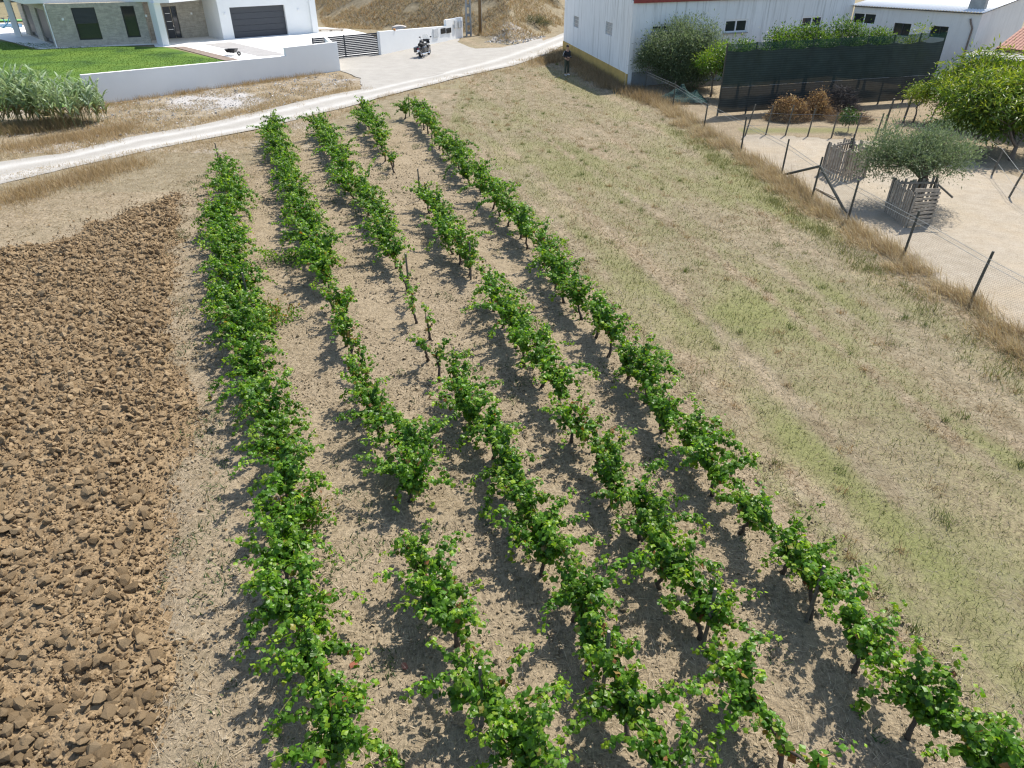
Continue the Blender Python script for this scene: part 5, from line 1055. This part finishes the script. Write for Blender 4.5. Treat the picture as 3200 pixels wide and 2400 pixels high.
mb = MB(); eg, ig = wall(mb, L_(GA0), L_(GA1), 0, 3.30, .45, [gd]); mb.build('garage_wall', M['white_wall'], t)
gp = plain('garage_panel', (.050, .055, .064), .5, var=.06, scale=2, bmp=.2, bscale=90)
a_, b_ = L_(GA0)+eg*(s0-.05)+ig*.36, L_(GA0)+eg*(s1+.05)+ig*.36; MB().bar((*a_, 1.25), (*b_, 1.25), .03, 2.5, (0, 0, 1)).build('added_dark_backing', M['frame_dark'], t)  # dark panel added behind the door so the gaps between panels stay dark
for k in range(5): zc_ = .02+.486*(k+.5); a_, b_ = L_(GA0)+eg*s0+ig*.30, L_(GA0)+eg*s1+ig*.30; MB().bar((*a_, zc_), (*b_, zc_), .05, .474, (0, 0, 1)).build('garage_panel', gp, t, .01)
mb = MB(); wall(mb, L_(GA1), L_((-22.4, 79.5)), 0, 3.30, .3); mb.build('right_wall', M['white_wall'], t)
q = L_(GA1)-eg*.30-ig*.12; MB().box((q[0], q[1], 1.65), (.55, .22, 3.28), math.atan2(eg[1], eg[0])).build('pilaster', M['white_wall'], t)
fin = [L_(G(492, 136)), L_(G(511, 144)), L_(G(531, 143)), L_(G(531, 143))+np.array((-1.05, 1.65))]; MB().prism([tuple(p) for p in fin], 0, 3.12).build('porch_fin', M['white_wall'], t)
roof = [np.array((-38.75, 63.25)), np.array((-32.6, 65.62)), np.array((-29.2, 65.2)), np.array((-28.6, 63.75)), np.array((-27.6, 64.3)), np.array((-26.0, 68.0)), GA0-ig*.0, GA1+eg*.0, np.array((-22.6, 79.8)), np.array((-40, 80)), np.array((-47.5, 73.2))]
MB().prism([tuple(L_(p)) for p in roof], 3.125, 3.62).build('roof_slab', M['white_wall'], t)
MB().box((*(L_((-44.6, 70.6))), 1.56), (.45, .45, 3.12), .4).build('terrace_column', M['white_wall'], t)
for px, py, P, Q, org in [(196.8, 60, S0, S1, inn), (457, 49, S0, S1, inn), (702.5, 43.4, GA0, GA1, ig), (931, 30, GA0, GA1, ig), (597.5, 42, PB0, PB1, ip)]:
    s_, z_ = on_wall(px, py, P, Q); ee = (Q-P)/np.linalg.norm(Q-P); c = L_(P)+ee*s_-org*.05; MB().box((c[0], c[1], z_), (.14, .10, .16), math.atan2(ee[1], ee[0])).build('wall_lamp', M['white_frame'], t)
sheet('terrace_paving', [tuple(p) for p in (S0+np.array((-.9, -1.2)), S0+np.array((.2, -.75)), S1+np.array((.5, -.75)), np.array((-29.2, 63.4)), G(529, 147)[:2], G(574, 145)[:2], G(752, 192)[:2], W1+np.array((-.2, .4)), W2+np.array((-.4, .4)), g0, g0+ge*gl, V0+np.array((.0, .3)), np.array((-9.4, 61.5)), np.array((-13, 72)), np.array((-16, 76.5)), np.array((-22.5, 80)), np.array((-50, 80)), np.array((-62, 76)), np.array((-56, 70.5)), np.array((-45, 68.5)))],
      .012, M['paving'], 'white paved drive and terrace around the modern house', 'paving')
sheet('gravel_bed', GP((639, 139), (720, 131.7), (896, 170.7), (812, 177)), .024, M['grey_gravel'], 'strip of grey gravel set in the white drive', 'gravel')
sheet('soil_bed', GP((543, 147.6), (572, 144.9), (748, 187), (702, 190)), .020, plain('bare_bed', (.22, .17, .135), .95, var=.3, scale=4, bmp=.6), 'narrow brown soil bed beside the lawn and path', 'bed')
sheet('lawn', [(-60, 66), tuple(G(0, 126)[:2]), tuple(G(116, 157)[:2]), tuple(G(384, 143.5)[:2]), tuple(G(520, 149)[:2]), tuple(G(705, 191)[:2]), tuple(W1+np.array((-.4, .45))), tuple(W0+np.array((-.05, .45))), (-24.2, 39.2), (-30, 37.5), (-48, 36), (-75, 48)], .016, M['lawn'], 'bright green mown lawn behind the garden wall', 'lawn', .05, 95)
p, d = region_points([tuple(G(20, 132)[:2]), tuple(G(384, 146)[:2]), tuple(G(700, 190)[:2]), tuple(W0+np.array((0, .5))), (-30, 38), (-47, 50)], 60000, np.random.default_rng(18)); p[:, 2] = .016
blades('lawn_blades', p, RNG.uniform(.03, .055, len(p)), RNG.uniform(.03, .06, len(p)), np.full(len(p), .6), [(.085, .155, .02), (.072, .135, .018), (.10, .17, .022)], RNG, 'fine green blades of the mown lawn', 'grass', bend=False)
m, nt, N_, L2, B2 = new_mat('pool_water'); B2.inputs['Base Color'].default_value = (.04, .16, .36, 1); B2.inputs['Roughness'].default_value = .08
tc = N_.new('ShaderNodeTexCoord'); L2.new(bump(N_, L2, noise_node(N_, L2, 3, 3, .5, tc.outputs['Object']), .3, .05), B2.inputs['Normal']); M['pool'] = m
sheet('pool', [(-70, 84.0), tuple(G(69, 75)[:2]), tuple(G(70, 86)[:2]), (-66, 78.2)], .030, m, 'blue swimming pool beyond the house terrace', 'pool')
t = empty('sun_lounger', (*G(20, 84)[:2], 0)); tag(t, 'white sun lounger standing on the pool terrace', 'sun lounger')
MB().box((0, 0, .30), (1.9, .62, .07), .3).build('seat', M['white_frame'], t); MB().box((-1.15, -.35, .55), (.75, .62, .06), .3, 0, .75).build('backrest', M['white_frame'], t)
for sx in (-.8, .8):
    for sy in (-.25, .25): MB().box((sx*math.cos(.3)-sy*math.sin(.3), sx*math.sin(.3)+sy*math.cos(.3), .14), (.05, .05, .28)).build('leg', M['white_frame'], t)
t = empty('exercise_bike', (*G(27, 88)[:2], 0)); tag(t, 'small blue-framed exercise bike on the pool terrace', 'bike'); bl = plain('blue_frame', (.03, .16, .26), .4)
MB().tube([(-.5, 0, .06), (0, 0, .35), (.45, 0, 1.0)], .05, 7).build('frame', bl, t); MB().tube([(-.05, 0, .3), (-.25, 0, .85)], .045, 7).build('seat_post', bl, t); MB().box((-.27, 0, .88), (.28, .18, .07)).build('saddle', M['black_box'], t); MB().tube([(.4, -.25, 1.05), (.45, 0, 1.0), (.4, .25, 1.05)], .03, 6).build('handlebar', M['black_box'], t)
for x in (-.5, .45): MB().tube([(x, -.28, .04), (x, .28, .04)], .04, 7).build('foot_bar', bl, t)
b = G(45, 66); t = empty('pool_mat', (b[0], b[1], .02)); tag(t, 'light green mat lying on grass beyond the pool', 'mat'); MB().box((0, 0, .05), (3.2, 1.2, .10), .1).build('pad', plain('green_mat', (.16, .42, .12), .7), t, .03); MB().box((1.45, .1, .13), (.3, 1.0, .06), .1).build('head_roll', plain('green_mat_roll', (.12, .34, .10), .7), t, .02)

# wheelbarrow on the path
b = G(727, 174); t = empty('wheelbarrow', (b[0], b[1], .02), -.2); t.scale = (.75, .75, .75); tag(t, 'black wheelbarrow lying on the white path by the lawn', 'wheelbarrow')
mb = MB(); mb.add([(-.42, -.26, .30), (.38, -.26, .28), (.38, .26, .28), (-.42, .26, .30), (-.62, -.38, .58), (.55, -.36, .62), (.55, .36, .62), (-.62, .38, .58)], [(0, 3, 2, 1), (0, 1, 5, 4), (1, 2, 6, 5), (2, 3, 7, 6), (3, 0, 4, 7), (0, 1, 2, 3)]); mb.build('tray', M['black_box'], t)
for s in (-1, 1): MB().tube([(.75, s*.08, .2), (.2, s*.22, .27), (-.5, s*.27, .32), (-1.15, s*.30, .52)], .02, 6).build('handle', M['dark_metal'], t); MB().tube([(-.3, s*.25, .3), (-.42, s*.27, 0)], .018, 6).build('leg', M['dark_metal'], t)
MB().lathe([(.08, -.04), (.2, -.05), (.2, .05), (.08, .04)], (.75, 0, .2), 'Y', 16).build('wheel', M['black_box'], t)
b = G(1035, 97); t = empty('pallet', (b[0], b[1], float(ground_z(b[0], b[1])))); tag(t, 'wooden pallet lying on dry ground behind the gate', 'pallet')
for k in range(6): MB().box((0, -.5+k*.2, .17), (2.4, .14, .03), .1).build('slat', M['slat'], t)
for k in (-1, 0, 1): MB().box((k*1.05, k*.105, .075), (.12, 1.15, .15), .1).build('bearer', M['slat'], t)
b = G(1265, 82); 
tv, tf = HULLS[2]; o = obj('boulder', np_mesh('boulder', tv, tf, M['clod'], np.tile([.48, .44, .40], (len(tv), 1))))
o.location = (b[0], 75.0, float(ground_z(b[0], 75.0))+.25); o.scale = (.9, .6, .5); tag(o, 'pale boulder on the bank behind the boundary wall', 'boulder')

# utility poles
b = G(1465, 112); t = empty('lattice_pole', (b[0], b[1], -.1), .25); tag(t, 'grey concrete ladder-type utility pole at the wall end', 'pole')
for s in (-1, 1): MB().bar((s*.20, 0, 0), (s*.13, 0, 9.5), .10, .34, (0, 1, 0)).build('flange', M['grey_concrete'], t)
for k in range(13): MB().box((0, 0, .35+k*.72), (.32-.009*k, .10, .22)).build('rung', M['grey_concrete'], t)
b = G(1501, 110); t = empty('wooden_pole', (b[0], b[1], -.1)); tag(t, 'brown wooden utility pole beside the concrete pole', 'pole')
MB().tube([(0, 0, 0), (0, 0, 5), (0, 0, 9.6)], [.15, .13, .11], 12).build('shaft', M['wood_pole'], t, smooth=True); MB().tube([(.145, -.03, .1), (.125, -.03, 6)], .016, 6).build('cable_tube', M['meter'], t)

# ------------------------------------------------------------------ motorcycle
r0, r1 = G(1317, 180), G(1340, 171.6); mid = (r0+r1)/2; hd = math.atan2(r1[1]-r0[1], r1[0]-r0[0])-math.pi/2
t = empty('motorcycle', (mid[0], mid[1], .02), hd); t.rotation_euler = (0, -.07, hd); tag(t, 'grey and black touring motorcycle with side cases parked before the white wall', 'motorcycle')
M['tyre'] = plain('tyre_rubber', (.018, .018, .018), .8); M['mc_grey'] = plain('grey_bike_paint', (.075, .078, .082), .25, .3, spec=.6); M['mc_black'] = plain('black_bike_paint', (.015, .015, .017), .3, spec=.6); M['chrome'] = plain('chrome', (.6, .6, .62), .15, 1.0); M['mc_seat'] = plain('black_seat', (.02, .02, .02), .6)
for y, w, R in ((-.78, .085, .32), (.80, .065, .325)):
    prof = [(R-.13, -w*.7), (R-.05, -w), (R-.01, -w*.7), (R, 0), (R-.01, w*.7), (R-.05, w), (R-.13, w*.7)]
    wh = MB().lathe(prof, (0, y, R), 'X', 24).build('wheel', M['tyre'], t, smooth=True); rim = MB().lathe([(R-.13, -.06), (R-.15, -.05), (R-.15, .05), (R-.13, .06)], (0, y, R), 'X', 24)
    for k in range(6): a = k*math.pi/3; rim.bar((0, y, R), (0, y+math.cos(a)*(R-.14), R+math.sin(a)*(R-.14)), .05, .035, (1, 0, 0))
    rim.build('rim', M['chrome'], wh)
MB().ellipsoid((0, .05, .46), (.21, .36, .23), 12, 8, .15, random.Random(1)).build('engine', M['dark_metal'], t, smooth=False)
MB().tube([(0, -.75, .34), (0, -.3, .36), (0, .3, .3), (0, .5, .75), (0, .55, .95)], .04, 7).build('frame', M['mc_black'], t)
MB().ellipsoid((0, .22, .83), (.19, .33, .16), 14, 8).build('tank', M['mc_grey'], t, smooth=True)
MB().tube([(0, .05, .80), (0, -.2, .77), (0, -.5, .82), (0, -.85, .86)], [.15, .17, .17, .12], 10).build('seat', M['mc_seat'], t, smooth=True)
fd = MB()
for k in range(9):
    a = math.radians(20+k*18); fd.add([(-.12, -.78-.37*math.cos(a), .32+.37*math.sin(a)), (.12, -.78-.37*math.cos(a), .32+.37*math.sin(a))], [])
fd.f = [(2*k, 2*k+1, 2*k+3, 2*k+2) for k in range(8)]; fd.build('rear_fender', M['mc_grey'], t, smooth=True)
ff = MB()
for k in range(8): a = math.radians(35+k*17); ff.add([(-.09, .80+.36*math.cos(a), .325+.36*math.sin(a)), (.09, .80+.36*math.cos(a), .325+.36*math.sin(a))], [])
ff.f = [(2*k, 2*k+1, 2*k+3, 2*k+2) for k in range(7)]; ff.build('front_fender', M['mc_black'], t, smooth=True)
for s in (-1, 1):
    MB().box((s*.33, -.72, .56), (.22, .62, .36), 0, .06).build('side_case', M['mc_grey'], t, .05); MB().tube([(s*.13, .80, .33), (s*.10, .58, .98)], .032, 8).build('fork_leg', M['chrome'], t)
    MB().tube([(s*.05, .52, 1.0), (s*.30, .46, 1.08), (s*.44, .30, 1.04)], .018, 7).build('handlebar', M['mc_black'], t); MB().tube([(s*.36, .42, 1.07), (s*.42, .44, 1.22)], .008, 5).build('mirror_stem', M['mc_black'], t)
    MB().ellipsoid((s*.44, .44, 1.25), (.085, .02, .05), 10, 6).build('mirror', M['mc_black'], t, smooth=True); MB().tube([(s*.20, .35, .22), (s*.24, -.5, .24), (s*.25, -1.1, .27)], [.03, .045, .05], 8).build('exhaust', M['chrome'], t)
fr = MB(); fr.add([(-.30, .50, .82), (.30, .50, .82), (.18, .82, .80), (-.18, .82, .80), (-.26, .50, 1.12), (.26, .50, 1.12), (.12, .70, 1.10), (-.12, .70, 1.10)], [(0, 3, 2, 1), (4, 5, 6, 7), (0, 1, 5, 4), (1, 2, 6, 5), (2, 3, 7, 6), (3, 0, 4, 7)]); fr.build('fairing', M['mc_black'], t, .04)
gl_, gnt, gN, gL, gB = new_mat('windshield'); gB.inputs['Base Color'].default_value = (.75, .8, .8, 1); gB.inputs['Roughness'].default_value = .05; gB.inputs['Alpha'].default_value = .35
ws = MB(); nw = 7
for j in range(4):
    for k in range(nw): u = -1+2*k/(nw-1); ws.add([(.26*u*(1-.12*j/3*abs(u)), .66-.05*j-.10*u*u, 1.08+.12*j-(.06*u*u*j/3))], [])
ws.f = [(j*nw+k, j*nw+k+1, (j+1)*nw+k+1, (j+1)*nw+k) for j in range(3) for k in range(nw-1)]; ws.build('windshield', gl_, t, smooth=True)
MB().ellipsoid((0, .84, .92), (.09, .05, .09), 12, 8).build('headlight', M['white_frame'], t, smooth=True); MB().box((0, -1.16, .62), (.16, .03, .06)).build('tail_light', plain('red_lens', (.35, .02, .02), .2), t); MB().box((0, -1.18, .48), (.20, .012, .15)).build('number_plate', M['white_frame'], t)
MB().ellipsoid((0, -.35, .98), (.17, .20, .14), 12, 8, .1, random.Random(2)).build('luggage_roll', M['mc_seat'], t, smooth=True); MB().box((.0, -.05, .945), (.20, .26, .03), .5).build('papers', M['white_frame'], t); MB().tube([(-.15, 0, .25), (-.34, -.1, 0)], .014, 6).build('side_stand', M['dark_metal'], t)

# ------------------------------------------------------------------ person by the warehouse
def skin(name, verts, edges, mat, parent, sub=2, rootv=0):
    me = bpy.data.meshes.new(name); me.from_pydata([v[:3] for v in verts], edges, []); me.materials.append(mat); o = link(bpy.data.objects.new(name, me), parent)
    md = o.modifiers.new('skin', 'SKIN'); md.use_smooth_shade = True
    for i, v in enumerate(verts):
        d = me.skin_vertices[0].data[i]; r = v[3]; d.radius = r if hasattr(r, '__len__') else (r, r); d.use_root = (i == rootv)
    s = o.modifiers.new('sub', 'SUBSURF'); s.levels = sub; s.render_levels = sub; return o
b = G(1770, 234); hd = math.atan2(-.80, .60)+math.pi/2; t = empty('person', (b[0], b[1], ground_z(b[0], b[1])), hd)
tag(t, 'person in black jacket and dark green trousers holding a remote controller, standing by the warehouse', 'person')
M['skin'] = plain('skin', (.46, .27, .19), .55, var=.06); M['jacket'] = plain('black_jacket', (.018, .018, .022), .7, var=.2, scale=12); M['trousers'] = plain('green_trousers', (.060, .068, .048), .85, var=.15, scale=14); M['hair'] = plain('dark_hair', (.02, .015, .012), .6); M['shoe'] = plain('white_shoe', (.72, .72, .70), .6)
# local axes: -y is the way the person faces
HND = []
bv = [(0, 0, .98, .12), (0, 0, 1.20, .13), (0, .01, 1.42, .11), (0, -.01, 1.50, .055), (0, -.03, 1.57, .06), (0, -.045, 1.66, (.078, .09)), (0, -.04, 1.74, (.07, .085))]; be = [(0, 1), (1, 2), (2, 3), (3, 4), (4, 5), (5, 6)]
for s in (-1, 1):
    k = len(bv); bv += [(s*.17, .01, 1.42, .055), (s*.25, .03, 1.17, .042), (s*.10, -.22, 1.10, .032), (s*.075, -.29, 1.10, (.035, .02))]; be += [(2, k), (k, k+1), (k+1, k+2), (k+2, k+3)]
    for f in range(4): m = len(bv); x = s*(.05+.012*f); bv += [(x+s*.01, -.325, 1.105-.018*(f-1.5), .010), (x-s*.02, -.36+.006*f, 1.10-.018*(f-1.5), .009), (x-s*.045, -.355+.006*f, 1.098-.018*(f-1.5), .008)]; be += [(k+3, m), (m, m+1), (m+1, m+2)]
    m = len(bv); bv += [(s*.055, -.28, 1.135, .011), (s*.035, -.315, 1.142, .009)]; be += [(k+3, m), (m, m+1)]
    k = len(bv); bv += [(s*.095, 0, .90, .085), (s*.12, -.02, .50, .055), (s*.14, .03*s, .10, .04), (s*.15, .03*s-.10, .045, .03)]; be += [(0, k), (k, k+1), (k+1, k+2), (k+2, k+3)]
body = skin('body', bv, be, M['skin'], t)
jv = [(0, .0, .96, .155), (0, 0, 1.18, .165), (0, .01, 1.40, .145), (0, .0, 1.49, .085)]; je = [(0, 1), (1, 2), (2, 3)]
for s in (-1, 1): k = len(jv); jv += [(s*.19, .01, 1.41, .082), (s*.265, .03, 1.17, .066), (s*.125, -.19, 1.105, .050)]; je += [(2, k), (k, k+1), (k+1, k+2)]
jk = skin('jacket', jv, je, M['jacket'], t)
for s in (-1, 1): MB().tube([(s*.245, -.02, 1.44), (s*.305, .03, 1.30), (s*.325, .04, 1.18)], .012, 6).build('sleeve_stripe', M['white_frame'], jk)
tv_ = [(0, 0, .99, .145)]; te = []
for s in (-1, 1): k = len(tv_); tv_ += [(s*.095, 0, .88, .105), (s*.12, -.02, .50, .075), (s*.14, .03*s, .10, .062)]; te += [(0, k), (k, k+1), (k+1, k+2)]
skin('trousers', tv_, te, M['trousers'], t)
for s in (-1, 1): skin('shoe', [(s*.14, .03*s+.03, .05, .05), (s*.145, .03*s-.08, .042, .045), (s*.155, .03*s-.17, .032, .036)], [(0, 1), (1, 2)], M['shoe'], t)
MB().ellipsoid((0, -.022, 1.735), (.092, .105, .095), 14, 8).build('hair', M['hair'], t, smooth=True)
for s in (-1, 1): MB().ellipsoid((s*.032, -.128, 1.675), (.012, .008, .008), 8, 6).build('eye', M['hair'], t); MB().ellipsoid((s*.083, -.03, 1.655), (.012, .022, .032), 8, 6).build('ear', M['skin'], t, smooth=True)
MB().ellipsoid((0, -.142, 1.645), (.014, .02, .024), 8, 6).build('nose', M['skin'], t, smooth=True); MB().ellipsoid((0, -.125, 1.605), (.026, .008, .007), 8, 5).build('mouth', plain('lips', (.36, .15, .12), .5), t, smooth=True)
c_ = empty('remote_controller', (b[0], b[1], float(ground_z(b[0], b[1]))), hd); tag(c_, 'small dark remote controller held in both hands of the person', 'controller')
MB().box((0, -.345, 1.12), (.17, .09, .035), 0, .4).build('body', M['black_box'], c_, .01); MB().box((0, -.34, 1.147), (.12, .06, .008), 0, .4).build('screen', M['glass'], c_)
for s in (-1, 1): MB().tube([(s*.06, -.38, 1.12), (s*.065, -.45, 1.13)], .006, 5).build('antenna', M['black_box'], c_)

# ------------------------------------------------------------------ small litter and a dead vine
b = G(1320, 612); t = empty('dead_vine', (b[0], b[1], 0)); tag(t, 'black leafless dead vine stump beside the bare stake', 'vine')
MB().tube([(0, 0, -.05), (-.03, .02, .18), (.04, 0, .32), (-.08, .03, .46)], [.045, .036, .034, .022], 7).build('trunk', M['bark'], t, smooth=True); MB().tube([(.04, 0, .32), (.18, -.02, .42), (.24, 0, .55)], [.028, .02, .012], 6).build('arm', M['bark'], t, smooth=True)
for k, (px, py, c, lb, nm) in enumerate([(1052, 2024, (.75, .75, .75), 'crumpled white plastic scrap under the bushy vine row', 'plastic_scrap'), (1107, 2080, (.42, .16, .10), 'broken red tile piece beside the bushy vine row', 'tile_fragment'), (1265, 2084, (.45, .20, .15), 'small red tile chip between the two rows nearest the ploughed soil', 'tile_fragment'), (915, 1370, (.7, .7, .68), 'white stone lying near the ploughed strip beside the bushy row', 'stone')]):
    b = G(px, py); tv, tf = HULLS[(3*k) % 10]; o = obj(nm, np_mesh(nm, tv, tf, M['clod'], np.tile(c, (len(tv), 1)))); o.location = (b[0], b[1], float(ground_z(b[0], b[1]))+.015); o.scale = (.075, .05, .03); o.rotation_euler = (.2, .1, k); tag(o, lb, 'litter' if k < 3 else 'stone')
